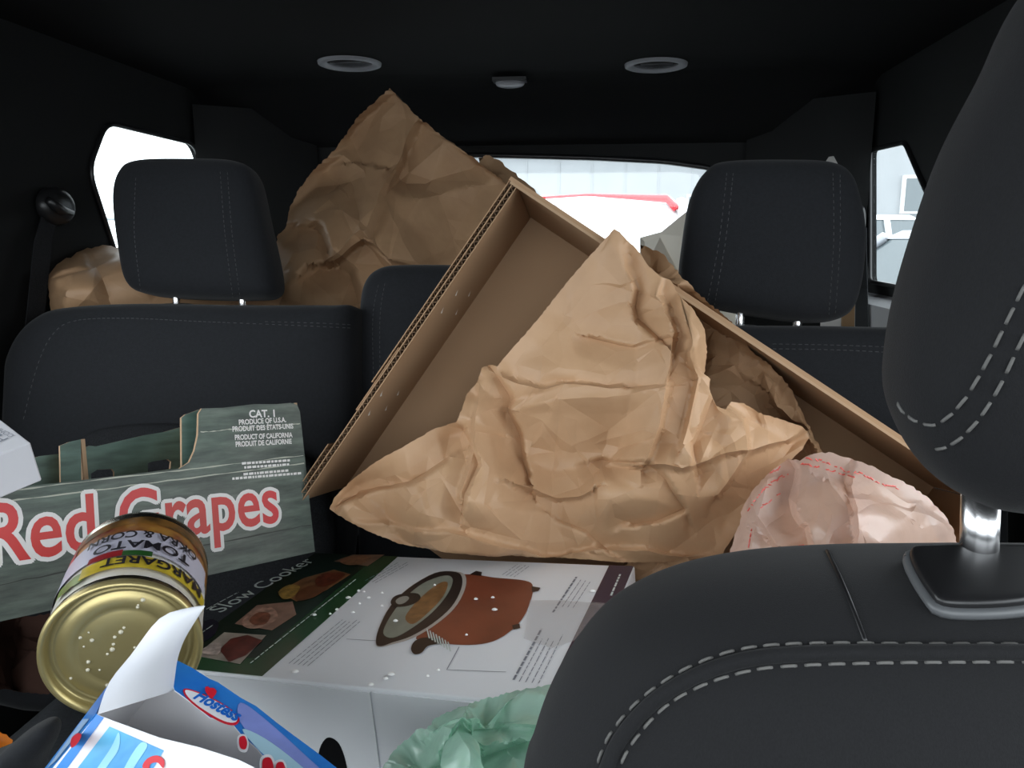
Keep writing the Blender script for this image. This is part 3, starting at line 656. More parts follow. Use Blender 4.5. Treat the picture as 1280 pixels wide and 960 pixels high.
# ------------------------------------------------------------------ text
def text_verts(s, size=1., bold=0., align='LEFT', shear=0., space=1., res=4):
    cu = bpy.data.curves.new('t', 'FONT'); cu.body = s; cu.size = size; cu.offset = bold; cu.align_x = align; cu.shear = shear; cu.space_character = space; cu.resolution_u = res; cu.fill_mode = 'FRONT'
    o = bpy.data.objects.new('t', cu); COL.objects.link(o); dg = bpy.context.evaluated_depsgraph_get(); dg.update()
    me = bpy.data.meshes.new_from_object(o.evaluated_get(dg)); V = np.array([v.co[:] for v in me.vertices]).reshape(-1, 3); F = [tuple(p.vertices) for p in me.polygons]
    bpy.data.objects.remove(o); bpy.data.curves.remove(cu); bpy.data.meshes.remove(me); return V, F
def lettering(s, fn, m, parent, size, width=None, name='lettering', h=.0006, **k):
    V, F = text_verts(s, size, **k)
    if width:
        w = V[:, 0].max()-V[:, 0].min(); V[:, 0] *= width/w
    return obj(name, [fn(x, y, h) for x, y, z in V], F, m, parent)
def poly_print(name, F_, px, m, parent, h=.0004):
    P = [F_.px(x, y) for x, y in px]; V = [F_.P(a, b, h) for a, b in P]
    v, e, f, *_ = delaunay_2d_cdt([Vector(p) for p in P], [(i, (i+1) % len(P)) for i in range(len(P))], [], 1, 1e-7)
    return fixn(obj(name, [F_.P(p[0], p[1], h) for p in v], f, m, parent))
def dashes(F_, p0, p1, rows, drow, m, parent, h=.0004, thick=.0011, seed=0, name='fine_print'):
    rng = random.Random(seed); q = MB(); a0 = np.array(F_.px(*p0)); a1 = np.array(F_.px(*p1)); d = a1-a0; L = np.linalg.norm(d); d /= L; n = np.array([-d[1], d[0]])
    for r in range(rows):
        s = 0; e = L*rng.uniform(.75, 1)
        while s < e:
            l = rng.uniform(.004, .012); c0 = a0+d*s-n*drow*r; c1 = a0+d*min(s+l, e)-n*drow*r
            V = [F_.P(*(c0-n*thick/2), h), F_.P(*(c1-n*thick/2), h), F_.P(*(c1+n*thick/2), h), F_.P(*(c0+n*thick/2), h)]; q.add(V, [(0, 1, 2, 3)]); s += l+.002
    return q.out(name, m, parent, kind='stuff')

# ------------------------------------------------------------------ slow cooker carton
def rotm(v):
    t_ = np.linalg.norm(v); k = v/t_; K = np.array([[0, -k[2], k[1]], [k[2], 0, -k[0]], [-k[1], k[0], 0]]); return np.eye(3)+np.sin(t_)*K+(1-np.cos(t_))*K@K
Rb = rotm(np.array([.01085, -.09044, -.21024])); FB = Frame(np.array([-.12029, .67143, .96045]), Rb[:, 0], Rb[:, 1])
U0, U1, D0, HB = -.125, .3075, .295, .26
box = thing('slow_cooker_box', 'glossy white and green slow cooker carton lying on the rear bench', 'box', M=FB.M())
q = MB(); q.box((U0, 0, -HB), (U1, D0, 0), FB); body = q.out('carton', M_white, box); fixn(body)
bv = body.modifiers.new('bevel', 'BEVEL'); bv.width = .0015; bv.segments = 2
M_green = flat('print_green', (38, 72, 44), .25, var=.25, vscale=10); M_dgreen = flat('print_dark_green', (24, 38, 30), .25)
M_purple = flat('print_purple', (50, 40, 62), .25); M_ptext = flat('print_grey', (120, 124, 134), .4); M_txtw = flat('print_pale', (196, 205, 200), .4)
GE = [(a, 0) for a in (0,)]
def quad_uv(nm, uv, m, h=.0004): return fixn(obj(nm, [FB.P(a, b, h) for a, b in uv], [tuple(range(len(uv)))], m, box))
quad_uv('green_print', [(U0+.001, .001), (0, .001), (0, D0-.001), (U0+.001, D0-.001)], M_green)
quad_uv('dark_green_print', [(U0+.001, .03), (-.03, .03), (-.03, D0-.001), (U0+.001, D0-.001)], M_dgreen, .0006)
quad_uv('purple_print', [(.2775, .001), (U1-.001, .001), (U1-.001, D0-.001), (.2775, D0-.001)], M_purple)
z1 = lambda P: [(230+x/4.267, 680+y/4.267) for x, y in P]; z3 = lambda P: [(220+x/2.133, 670+y/2.133) for x, y in P]
photos = [([(60, 600), (215, 475), (440, 490), (300, 645)], (150, 140, 128)), ([(270, 430), (390, 330), (580, 310), (600, 380), (470, 465)], (140, 108, 92)),
          ([(500, 260), (640, 185), (800, 140), (890, 165), (760, 250), (600, 310)], (120, 82, 52)), ([(800, 95), (900, 60), (1070, 60), (980, 122)], (120, 92, 74))]
for i, (P, c) in enumerate(photos): poly_print('food_photo', FB, z1(P), flat('photo_print', c, .3, var=.35, vscale=45), box, .0009)
poly_print('food_print', FB, z1([(190, 570), (250, 510), (340, 490), (420, 520), (330, 600), (240, 635)]), flat('meat_print', (92, 40, 32), .3, var=.5, vscale=80), box, .0012)
poly_print('food_print', FB, z1(list(spline([(595, 290), (640, 240), (740, 215), (770, 235), (700, 285), (620, 308)], 5))), flat('soup_print', (100, 60, 36), .3, var=.3, vscale=60), box, .0012)
poly_print('badge', FB, z1(list(spline([(70, 500), (90, 430), (150, 405), (185, 430), (160, 490), (90, 530)], 5))), flat('badge_print', (30, 30, 42), .3), box, .0009)
def run_text(s, p0, p1, m, size, F_=FB, parent=box, h=.001, **k):
    a0 = np.array(F_.px(*p0)); a1 = np.array(F_.px(*p1)); d = a1-a0; L = np.linalg.norm(d); d /= L; n = np.array([-d[1], d[0]])
    return lettering(s, lambda x, y, hh: F_.P(*(a0+d*x+n*y), hh), m, parent, size, width=L, h=h, **k)
for k_, (P, c) in enumerate([([(310, 420), (380, 350), (470, 345), (500, 400), (420, 450), (340, 455)], (164, 128, 110)), ([(350, 410), (400, 370), (460, 380), (440, 430), (380, 440)], (120, 74, 56)), ([(700, 200), (760, 160), (860, 165), (800, 215), (730, 235)], (96, 44, 26)),
        ([(505, 262), (560, 225), (620, 235), (580, 290), (530, 300)], (150, 118, 60)), ([(830, 95), (900, 70), (1000, 75), (950, 112), (870, 118)], (132, 92, 66)), ([(90, 585), (150, 540), (200, 540), (180, 600)], (176, 160, 150))]):
    poly_print('food_print', FB, z1(list(spline(P, 4))), flat('dish_print', c, .3, var=.5, vscale=120), box, .0014+.0001*k_)
run_text('Slow Cooker', z1([(195, 372)])[0], z1([(700, 92)])[0], M_txtw, .034)
dashes(FB, z1([(120, 352)])[0], z1([(330, 240)])[0], 1, .004, M_txtw, box, .0010, .0016, 3)
dashes(FB, z1([(355, 640)])[0], z1([(1020, 110)])[0], 1, .004, M_txtw, box, .0010, .0016, 4)
dashes(FB, z1([(80, 490)])[0], z1([(165, 430)])[0], 1, .003, M_txtw, box, .0013, .0012, 5)
dashes(FB, z1([(560, 640)])[0], z1([(860, 395)])[0], 5, .0055, M_ptext, box, .0006, .0009, 6)
dashes(FB, z3([(505, 120)])[0], z3([(610, 62)])[0], 4, .0055, M_ptext, box, .0006, .0009, 7)
dashes(FB, z3([(870, 105)])[0], z3([(920, 70)])[0], 4, .0055, M_ptext, box, .0006, .0008, 8)
dashes(FB, z3([(1005, 205)])[0], z3([(1078, 95)])[0], 1, .004, M_ptext, box, .0006, .0022, 9)
dashes(FB, z3([(1030, 190)])[0], z3([(1085, 110)])[0], 3, .006, M_ptext, box, .0006, .0008, 10)
dashes(FB, z3([(900, 385)])[0], z3([(985, 230)])[0], 1, .004, M_ptext, box, .0006, .0022, 11)
dashes(FB, z3([(915, 390)])[0], z3([(985, 260)])[0], 4, .006, M_ptext, box, .0006, .0008, 12)
dashes(FB, z3([(1160, 160)])[0], z3([(1190, 90)])[0], 1, .004, M_txtw, box, .0006, .0022, 13)
ln = MB()
for a, c in (((455, 276), (540, 281)), ((755, 297), (722, 358)), ((722, 358), (880, 364))):
    p, r_ = [FB.px(*z3([k])[0]) for k in (a, c)]; d = unit(np.array(r_)-p); n = np.array([-d[1], d[0]])*.0004; ln.add([FB.P(*(np.array(p)+n), .0006), FB.P(*(np.array(r_)+n), .0006), FB.P(*(np.array(r_)-n), .0006), FB.P(*(np.array(p)-n), .0006)], [(0, 1, 2, 3)])
ln.out('leader_line', M_ptext, box)
# printed picture of the pot
pm = lambda n_, c, **k: flat(n_, c, .3, **k)
poly_print('pot_print', FB, z3(list(spline([(735, 112), (790, 104), (850, 112), (930, 120), (952, 138), (940, 190), (912, 236), (860, 276), (800, 291), (720, 289), (640, 275), (690, 190)], 4))), pm('pot_brown', (122, 62, 42), var=.25, vscale=14), box, .0006)
poly_print('pot_print', FB, z3(list(spline([(533, 290), (540, 250), (570, 190), (620, 140), (690, 100), (745, 96), (772, 108), (770, 145), (742, 195), (690, 240), (630, 275), (580, 290), (548, 298)], 4))), pm('rim_grey', (176, 168, 160)), box, .0008)
poly_print('pot_print', FB, z3(list(spline([(534, 288), (541, 250), (571, 191), (621, 141), (690, 101), (740, 97), (762, 110), (760, 145), (734, 192), (684, 236), (626, 270), (578, 286), (548, 296)], 4))), pm('rim_black', (36, 30, 30)), box, .0010)
poly_print('pot_print', FB, z3(list(spline([(553, 262), (570, 220), (610, 168), (660, 128), (715, 108), (738, 118), (724, 158), (684, 206), (630, 248), (580, 274)], 4))), pm('lid_glass_print', (132, 136, 124), var=.2, vscale=30), box, .0012)
poly_print('pot_print', FB, z3(list(spline([(612, 218), (650, 170), (700, 130), (725, 128), (712, 165), (672, 208), (632, 238)], 4))), pm('food_orange', (128, 92, 56), var=.4, vscale=60), box, .0014)
poly_print('pot_print', FB, z3(list(spline([(573, 178), (585, 163), (615, 156), (645, 157), (652, 170), (635, 184), (605, 192), (580, 190)], 4))), pm('knob_black', (24, 22, 24)), box, .0016)
poly_print('pot_print', FB, z3(list(spline([(586, 178), (596, 168), (614, 164), (622, 170), (610, 182), (594, 186)], 4))), pm('knob_gap', (140, 140, 132)), box, .0018)
poly_print('pot_print', FB, z3(list(spline([(627, 304), (636, 284), (660, 274), (700, 276), (706, 287), (672, 296), (655, 314), (636, 318)], 4))), pm('handle_black', (30, 22, 22)), box, .0012)
for P in ([(784, 104), (800, 95), (816, 98), (814, 109)], [(948, 136), (972, 140), (966, 149), (950, 152)], [(896, 240), (916, 236), (918, 248), (900, 252)]): poly_print('pot_print', FB, z3(P), pm('lug_black', (40, 26, 24)), box, .0010)
for k in range(8):
    x = 668+k*8; y = 250+k*5; poly_print('trim_print', FB, z3([(x, y), (x+3, y), (x+10, y+26), (x+6, y+26)]), M_txtw, box, .0013)
# droplets and tape glare painted as raised white specks on the lid; tape patch
rng = random.Random(7); q = MB()
dr = z3([(488, 150), (502, 152), (515, 168), (490, 184), (472, 207), (550, 155), (412, 212), (370, 214), (775, 268), (800, 172), (575, 372), (672, 378), (318, 365), (520, 400), (700, 362), (550, 190), (586, 230), (1112, 150), (560, 384), (430, 200), (460, 168), (690, 135), (850, 200), (845, 168)])
for i, (x, y) in enumerate(dr):
    a, b = FB.px(x, y); r_ = .0016+.0022*rng.random()
    if i in (10, 12): r_ = .0042
    V = []; n_ = 10
    for s, hh in ((1, .0016), (.75, .0026), (.35, .0033)):
        for j in range(n_): an = 2*PI*j/n_; V.append(FB.P(a+r_*s*math.cos(an), b+.7*r_*s*math.sin(an), hh))
    F = [(i_*n_+j, i_*n_+(j+1) % n_, (i_+1)*n_+(j+1) % n_, (i_+1)*n_+j) for i_ in range(2) for j in range(n_)]+[tuple(2*n_+j for j in range(n_))]; q.add(V, F)
q.out('glare_crumb_specks', flat('glare_speck_white', (240, 240, 238), .3), box, smooth=True, kind='stuff')
M_tape = mat('clear_tape', (.5, .48, .48, 1), .12, 0, .8, bump=.6, bscale=90, bdist=.002); nt = M_tape.node_tree; b_ = nt.nodes['Principled BSDF']; b_.inputs['Alpha'].default_value = .3
poly_print('packing_tape', FB, [(662, 752), (700, 752), (764, 756), (752, 778), (725, 800), (690, 812), (655, 800)], M_tape, box, .0016)
# front face details: flap joint and dark printed part
FF = Frame(FB.P(0, 0, 0), Rb[:, 0], Rb[:, 2])      # u, up; w toward the viewer
if FF.w@(CP-FF.o) < 0: FF = Frame(FB.P(0, 0, 0), Rb[:, 0], Rb[:, 2], w=-Rb[:, 1])
FF.v = Rb[:, 2]
FF.w = -Rb[:, 1]
cx = FF.px(470, 900)[0]
for a0, a1 in ((U0+.002, cx-.0015), (cx+.0015, U1-.002)):
    q = MB(); q.box8([FF.o+a*FF.u+b*FF.v+c*FF.w for a, b, c in [(a0, -HB+.002, .0002), (a1, -HB+.002, .0002), (a1, -.003, .0002), (a0, -.003, .0002), (a0, -HB+.002, .0022), (a1, -HB+.002, .0022), (a1, -.003, .0022), (a0, -.003, .0022)]]); fixn(q.out('front_flap', M_white, box))
poly_print('black_print', FF, list(spline([(402, 975), (400, 940), (408, 922), (418, 921), (428, 932), (436, 960), (436, 985), (420, 1000)], 4)), flat('black_ink', (20, 20, 22), .3), box, .0026)

# ------------------------------------------------------------------ grapes crate
Rc = rotm(np.array([-.278947608, -.0324701926, .927411449])); KC = 1.0/.86
FC0 = W(392, 690, 1.0); cu_, cn, cv = Rc[:, 0], Rc[:, 1], Rc[:, 2]      # along, away, up
FC = Frame(FC0, cu_, cv, w=-cn); FC.v = cv
HC, MC = .16214*KC, .1057*KC
def woodmat():
    m = bpy.data.materials.new('weathered_plank_print'); m.use_nodes = True; nt = m.node_tree; b = nt.nodes['Principled BSDF']; b.inputs['Roughness'].default_value = .55
    t = nt.nodes.new('ShaderNodeTexCoord'); mp = nt.nodes.new('ShaderNodeMapping'); mp.inputs['Scale'].default_value = (7, 42, 7); nz = nt.nodes.new('ShaderNodeTexNoise'); nz.inputs['Scale'].default_value = 1.6; nz.inputs['Detail'].default_value = 7; nz.inputs['Roughness'].default_value = .65
    r = nt.nodes.new('ShaderNodeValToRGB'); e = r.color_ramp.elements; e[0].position = .3; e[0].color = lin(62, 66, 63); e[1].position = .72; e[1].color = lin(122, 128, 121)
    x = r.color_ramp.elements.new(.5); x.color = lin(90, 96, 91)
    n2 = nt.nodes.new('ShaderNodeTexNoise'); n2.inputs['Scale'].default_value = 9; mx = nt.nodes.new('ShaderNodeMix'); mx.data_type = 'RGBA'; mx.blend_type = 'MULTIPLY'; mx.inputs['Factor'].default_value = .5
    r2 = nt.nodes.new('ShaderNodeValToRGB'); r2.color_ramp.elements[0].position = .35; r2.color_ramp.elements[0].color = (.45, .75, .6, 1); r2.color_ramp.elements[1].position = .65; r2.color_ramp.elements[1].color = (1, 1, .95, 1)
    L = nt.links.new
    L(t.outputs['Object'], mp.inputs[0]); L(mp.outputs[0], nz.inputs['Vector']); L(nz.outputs['Fac'], r.inputs[0]); L(t.outputs['Object'], n2.inputs['Vector']); L(n2.outputs['Fac'], r2.inputs[0])
    L(r.outputs[0], mx.inputs['A']); L(r2.outputs[0], mx.inputs['B']); L(mx.outputs['Result'], b.inputs['Base Color']); return m
M_wood = woodmat(); M_teal = mat('green_plank_print', lin(84, 108, 98), .6, var=.35, vscale=5, stretch=(5, 20, 5))
crate = thing('grapes_crate', 'grey green plank printed cardboard crate with red lettering and cut-down side, at left', 'crate', M=FC.M())
CPf = lambda a, b, c: FC0+a*cu_+b*cv+c*cn
er = .011
out_ = [(.002, 0), (.002, HC-.012), (-.001, HC-.003), (-.010, HC), (-.03, HC-.0005), (-.06, HC+.0012), (-.10, HC-.0008), (-.1255, HC), (-.130, HC-.006), (-.133, HC-.03), (-.139, MC+.018), (-.146, MC+.006), (-.158, MC), (-.39, MC), (-.40, MC+.01), (-.41, HC), (-.53, HC), (-.53, 0)]
panel('front_panel', out_, [], lambda a, b, c: CPf(a, b, c), .0045, [M_wood, M_edge, M_wood], crate)
CD = .135
panel('end_panel', [(0, 0), (CD, 0), (CD, HC), (0, HC)], [], lambda a, b, c: CPf(.002-c, b, a+.0046), .0045, [M_teal, M_edge, M_teal], crate)
panel('end_panel', [(0, 0), (CD, 0), (CD, HC), (0, HC)], [], lambda a, b, c: CPf(-.53+c, b, a+.0046), .0045, [M_teal, M_edge, M_teal], crate)
panel('bottom_panel', [(-.525, .005), (-.003, .005), (-.003, CD), (-.525, CD)], [], lambda a, b, c: CPf(a, .001+c, b), .0045, [M_board, M_edge, M_board], crate)
def cpx(P, w):
    r_ = []
    for x, y in P:
        p = RP(x, y, FC0+w*cn, cn)-FC0; r_.append((p@cu_, p@cv))
    return r_
def back_piece(P, w, holes=(), low=.01):
    Q = cpx(P, w); Q[-1] = (Q[-1][0], low); Q[-2] = (Q[-2][0], low)
    return panel('back_panel', Q, [cpx(h, w) for h in holes], lambda a, b, c: CPf(a, b, w+c), .0045, [M_teal, M_edge, M_board], crate)
back_piece([(28, 577), (50, 570), (76, 567), (76, 700), (28, 700)], CD-.002)
back_piece([(75, 557), (88, 552), (101, 549), (101, 700), (76, 700)], CD-.022)
panel('back_panel', [(0, .01), (.05, .01), (.05, cpx([(101, 549)], CD-.022)[0][1]), (0, cpx([(101, 549)], CD-.022)[0][1])], [], lambda a, b, c: CPf(cpx([(101, 549)], CD-.022)[0][0]+c, b, CD-.022+a), .0045, [M_edge, M_edge, M_edge], crate)
back_piece([(104, 560), (112, 557), (120, 558), (150, 551), (180, 544), (205, 540), (226, 534), (227, 700), (104, 700)], CD-.01, [[(114, 592), (122, 587), (140, 586), (143, 590), (143, 599), (114, 606)], [(185, 579), (190, 577), (210, 574), (214, 577), (213, 586), (185, 590)]])
back_piece([(227, 522), (232, 518), (249, 512), (249, 700), (227, 700)], .02)
slab([CPf(*cpx([(226, 534)], CD-.01)[0], CD-.01), CPf(*cpx([(235, 560)], .06)[0], .06), CPf(cpx([(238, 590)], .06)[0][0], .05, .06), CPf(cpx([(226, 534)], CD-.01)[0][0], .05, CD-.01)], .004, 'inner_flap', M_edge, crate)
# plank joint lines printed light on the front
M_line = flat('plank_line', (176, 178, 164), .6); M_lined = flat('plank_gap', (58, 60, 56), .6)
Fp = lambda a, b, h: FC0+a*cu_+b*cv-h*cn
rng = random.Random(2)
for bb, a0 in ((.034, -.53), (.036+.085, -.53), (HC-.027, -.13), (MC-.012, -.53)):
    q = MB(); n_ = 40; V = []; F = []
    for i in range(n_+1):
        a = a0+(0-a0)*i/n_; w_ = .0007*rng.uniform(.2, 1.3); y = bb+rng.uniform(-.0006, .0006); V += [Fp(a, y-w_, .0003), Fp(a, y+w_, .0003)]
    F = [(2*i, 2*i+2, 2*i+3, 2*i+1) for i in range(n_)]; q.add(V, F); q.out('plank_line', M_line if bb > .035 else M_lined, crate)
fc = lambda o0, d0: (lambda x, y, h: Fp(o0[0]+x*d0[0]-y*d0[1], o0[1]+x*d0[1]+y*d0[0], h))
M_red = mat('grape_red', lin(214, 48, 62), .5, col2=lin(186, 62, 52), var=.2, vscale=6); M_wht = flat('print_white', (222, 220, 218), .5)
V, F = text_verts('Red Grapes', 1, bold=.022, space=.98)
a0 = cpx([(-22, 706)], 0)[0]; a1 = cpx([(344, 652)], 0)[0]; d = np.array(a1)-a0; Lw = np.linalg.norm(d); d /= Lw; w0 = V[:, 0].max(); sc_ = Lw/w0
base = [a0[0], a0[1]]
Vt, Ft = text_verts('Red Grapes', 1, bold=.016, space=1.02); fn = fc(base, d); YS = 1.24
q = MB()
for k in range(14):
    an = 2*PI*k/14; q.add([fn(x*sc_*.98+.0044*math.cos(an), y*sc_*YS+.0044*math.sin(an), .0006+.00003*k) for x, y, z in Vt], Ft)
q.out('letter_outline', M_wht, crate)
obj('lettering', [fn(x*sc_*.98, y*sc_*YS, .0013) for x, y, z in Vt], Ft, M_red, crate)
def crate_text(s, p0, p1, size, bold=.03):
    a0, a1 = cpx([p0, p1], 0); d = np.array(a1)-a0; L = np.linalg.norm(d); d /= L
    lettering(s, fc(a0, d), M_wht, crate, size, width=L, h=.001, bold=bold*size)
crate_text('CAT. 1', (311, 522), (343, 521), .0125)
crate_text('PRODUCE OF U.S.A.', (298, 531), (357, 527.5), .0085); crate_text('PRODUIT DES ÉTATS-UNIS', (290, 539.5), (366, 535.5), .0085)
crate_text('PRODUCT OF CALIFORNIA', (293, 550), (365, 546.5), .0085); crate_text('PRODUIT DE CALIFORNIE', (294, 558.5), (364, 554.5), .0085)
M_dsh = M_wht
for k, (p0, p1) in enumerate((((302, 581), (362, 577)), ((305, 586), (361, 582)), ((304, 594.5), (361, 589.5)), ((290, 600), (376, 593)))):
    rr = random.Random(k); a0, a1 = cpx([p0, p1], 0); q = MB(); s = 0; L = a1[0]-a0[0]
    while s < L:
        l = rr.uniform(.002, .006); x0 = a0[0]+s; x1 = min(x0+l, a1[0]); y0 = a0[1]+(a1[1]-a0[1])*s/L; q.add([Fp(x0, y0, .001), Fp(x1, y0, .001), Fp(x1, y0+.0028, .001), Fp(x0, y0+.0028, .001)], [(0, 1, 2, 3)]); s += l+.0012
    q.out('fine_print', M_wht, crate, kind='stuff')
# ------------------------------------------------------------------ small white carton at the left edge
o0 = W(38, 553, .66); e1 = W(-70, 470, .76)-o0; e2 = W(-80, 612, .60)-o0
F2 = Frame(o0, e1, e2)
if F2.w[2] < 0: F2.w = -F2.w; F2.v = np.cross(F2.w, F2.u); 
sgn = 1 if (e2@F2.v) > 0 else -1
M_white2 = mat('matt_white_board', (.55, .55, .58, 1), .5)
t = thing('white_carton', 'small white carton with grey lettering at the far left edge, beside the grapes crate', 'box', M=F2.M() if np.linalg.det([F2.u, F2.v, F2.w]) > 0 else None)
q = MB(); q.box((0, 0, -.038), (.16, sgn*.10, 0), F2); o = q.out('carton', M_white2, t); fixn(o); o.modifiers.new('b', 'BEVEL').width = .001
def txt2(s, p0, p1, size):
    a0 = np.array(F2.px(*p0)); a1 = np.array(F2.px(*p1)); d = a1-a0; L = np.linalg.norm(d); d /= L; n = np.array([-d[1], d[0]])
    lettering(s, lambda x, y, h: F2.P(*(a0+d*x+n*y), h), M_ptext, t, size, width=L, h=.0006)
txt2('PEDIA', (12, 549), (-24, 530), .012); txt2('COMP', (19, 545), (0, 535), .006)

# ------------------------------------------------------------------ gold-lidded can
DC = .62; c0 = W(153, 812, DC); c1 = W(177, 712, DC+.125); ax = unit(c1-c0); RC = .0945*DC; HL = np.linalg.norm(c1-c0)
can = thing('food_can', 'large vegetable can lying on its side, gold ribbed end towards the front', 'can', c0)
M_gold = mat('gold_lacquer', (.46, .38, .17, 1), .36, .7, bump=.12, bscale=40, var=.15, vscale=30, col2=(.5, .42, .2, 1)); M_tin = mat('tinned_steel', (.6, .58, .5, 1), .25, 1.)
q = MB(); pr = [(0, .004), (.30, .004), (.52, .0042), (.55, .0048), (.58, .004), (.76, .004), (.79, .0058), (.82, .0055), (.84, .0045), (.86, .007), (.895, .0045), (.905, .001), (.925, -.0025), (.96, -.0035), (.99, -.002), (1.0, .001), (.995, .004), (.965, .006)]
q.lathe([(r*RC+1e-5, h) for r, h in pr], c0, ax, 96); q.out('lid', M_gold, can, smooth=True)
q = MB(); q.lathe([(.965*RC, .004), (.965*RC, .010), (.965*RC, HL-.008), (.99*RC, HL-.004), (.98*RC, HL), (.93*RC, HL-.003), (0, HL-.003)], c0, ax, 96); q.out('can_body', M_tin, can, smooth=True)
aa = unit(up-(up@ax)*ax); ab = np.cross(aa, ax)     # aa = side facing up, ab = rightwards from the viewer
if ab@rt < 0: ab = -ab
def cyl(x, y, h): th = x/RC; return c0+ax*y+(.968*RC+h)*(math.cos(th)*aa+math.sin(th)*ab)
def wrap(nm, x0, x1, y0, y1, m, h, wav=0.):
    V = []; F = []; n_ = 40
    for i in range(n_+1):
        x = x0+(x1-x0)*i/n_; w_ = wav*math.sin(i*.33)
        V += [cyl(x, y0+w_, h), cyl(x, y1+w_, h)]
    return fixn(obj(nm, V, [(2*i, 2*i+2, 2*i+3, 2*i+1) for i in range(n_)], m, can, smooth=True))
CIR = PI*RC
M_label = flat('label_cream', (206, 200, 184), .3, var=.15, vscale=40, col2=lin(226, 224, 220)); M_yel = flat('label_yellow', (196, 172, 52), .3, var=.25, vscale=60); M_lab2 = flat('label_lilac', (198, 196, 212), .3)
wrap('paper_label', -CIR*.999, CIR*.999, .012, HL-.012, M_label, .0004)
wrap('vegetable_print', -CIR*.8, CIR*.75, HL*.62, HL-.013, mat('vegetable_colours', lin(112, 46, 36), .3, var=.4, vscale=55, col2=lin(178, 132, 58)), .0010, .002)
wrap('olive_print', -CIR*.5, CIR*.6, HL-.028, HL-.013, mat('bean_colours', lin(60, 44, 24), .3, var=.4, vscale=70, col2=lin(140, 96, 40)), .0014, .001)
wrap('berry_print', -CIR*.55, -CIR*.30, HL*.60, HL*.82, mat('tomato_colours', lin(186, 60, 66), .3, var=.3, vscale=60, col2=lin(214, 120, 120)), .0018, .001)
wrap('title_band', -CIR*.62, CIR*.42, HL*.36, HL*.66, M_lab2, .0022, .001)
wrap('yellow_banner', -CIR*.18, CIR*.42, .020, .040, M_yel, .0030)
wrap('green_print', -CIR*.30, -CIR*.16, .018, .036, flat('veg_green', (96, 124, 44), .3, var=.4, vscale=80), .0026, .001)
wrap('okra_print', -CIR*.02, CIR*.10, .041, .050, flat('okra_green', (40, 84, 36), .3), .0034)
wrap('tomato_print', -CIR*.16, -CIR*.02, .041, .052, flat('tomato_red', (140, 30, 34), .3), .0034)
M_ink = flat('label_ink', (28, 26, 34), .4)
def can_text(s, xc, y, size, width, h=.0040, m_=M_ink, bold=.02):
    V, F = text_verts(s, size, bold=bold*size, align='CENTER'); w = V[:, 0].max()-V[:, 0].min(); V[:, 0] *= width/w
    obj('lettering', [cyl(xc-x, y-yy, h) for x, yy, z in V], F, m_, can)
can_text('MARGARET', CIR*.14, .038, .019, CIR*.46)
can_text('TOMATO', CIR*.06, HL*.50, .021, CIR*.42); can_text('OKRA & CORN', CIR*.06, HL*.64, .019, CIR*.50)

q = MB(); rr = random.Random(12)
for i in range(26):
    r_ = RC*.75*math.sqrt(rr.random()); an = rr.uniform(0, 6.28); z_ = rr.uniform(.0008, .002); p_ = c0+ax*.0036+r_*(math.cos(an)*aa+math.sin(an)*ab)
    q.lathe([(z_, 0), (z_*.8, -z_*.5), (z_*.01, -z_*.8)], p_, ax, 7)
q.out('glare_crumb_specks', flat('crumb_pale', (214, 208, 186), .5), can, smooth=True, kind='stuff')
# ------------------------------------------------------------------ snack carton (torn open), red white and blue
DK = .50
K0 = W(122, 893, DK); K1 = W(216, 830, DK+.055); R0 = W(460, 1040, DK-.09); R1 = W(520, 1030, DK-.02); DN = W(10, 1040, DK+.0)-K0
carton = thing('snack_carton', 'blue and white snack carton torn open, at the bottom left beside the can', 'box', K0)
M_blue = mat('carton_blue', lin(22, 92, 190), .3, var=.3, vscale=14, col2=lin(58, 140, 214)); M_cyan = mat('carton_cyan', lin(30, 120, 200), .3, var=.5, vscale=16, col2=lin(110, 196, 232), stretch=(1, 3, 1)); M_cred = flat('carton_red', (206, 34, 52), .35); M_cw = flat('carton_white', (226, 228, 234), .4)
M_lav = flat('carton_lavender', (132, 146, 214), .35, var=.2, vscale=20)
def quadgrid(nm, a, b, c, d, m, th=.0006, n_=10, par=None, wob=0., seed=0, label=None):   # a-b top edge, d-c bottom edge
    a, b, c, d = (np.array(x) for x in (a, b, c, d)); nn = unit(np.cross(b-a, d-a)); V = []; rr = random.Random(seed)
    for i in range(n_+1):
        for j in range(n_+1):
            s, t_ = i/n_, j/n_; p = (a*(1-s)+b*s)*(1-t_)+(d*(1-s)+c*s)*t_
            V.append(p+nn*wob*math.sin(s*3.1+seed)*math.sin(t_*3))
    N = len(V); V += [p+nn*th for p in V]; F = []
    for i in range(n_):
        for j in range(n_): k = i*(n_+1)+j; F += [(k, k+1, k+n_+2, k+n_+1), (N+k, N+k+n_+1, N+k+n_+2, N+k+1)]
    for i in range(n_):
        for k, l in ((i*(n_+1), (i+1)*(n_+1)), (i*(n_+1)+n_, (i+1)*(n_+1)+n_), (i, i+1), (n_*(n_+1)+i, n_*(n_+1)+i+1)): F.append((k, l, l+N, k+N))
    return fixn(obj(nm, V, F, m, par, smooth=False))
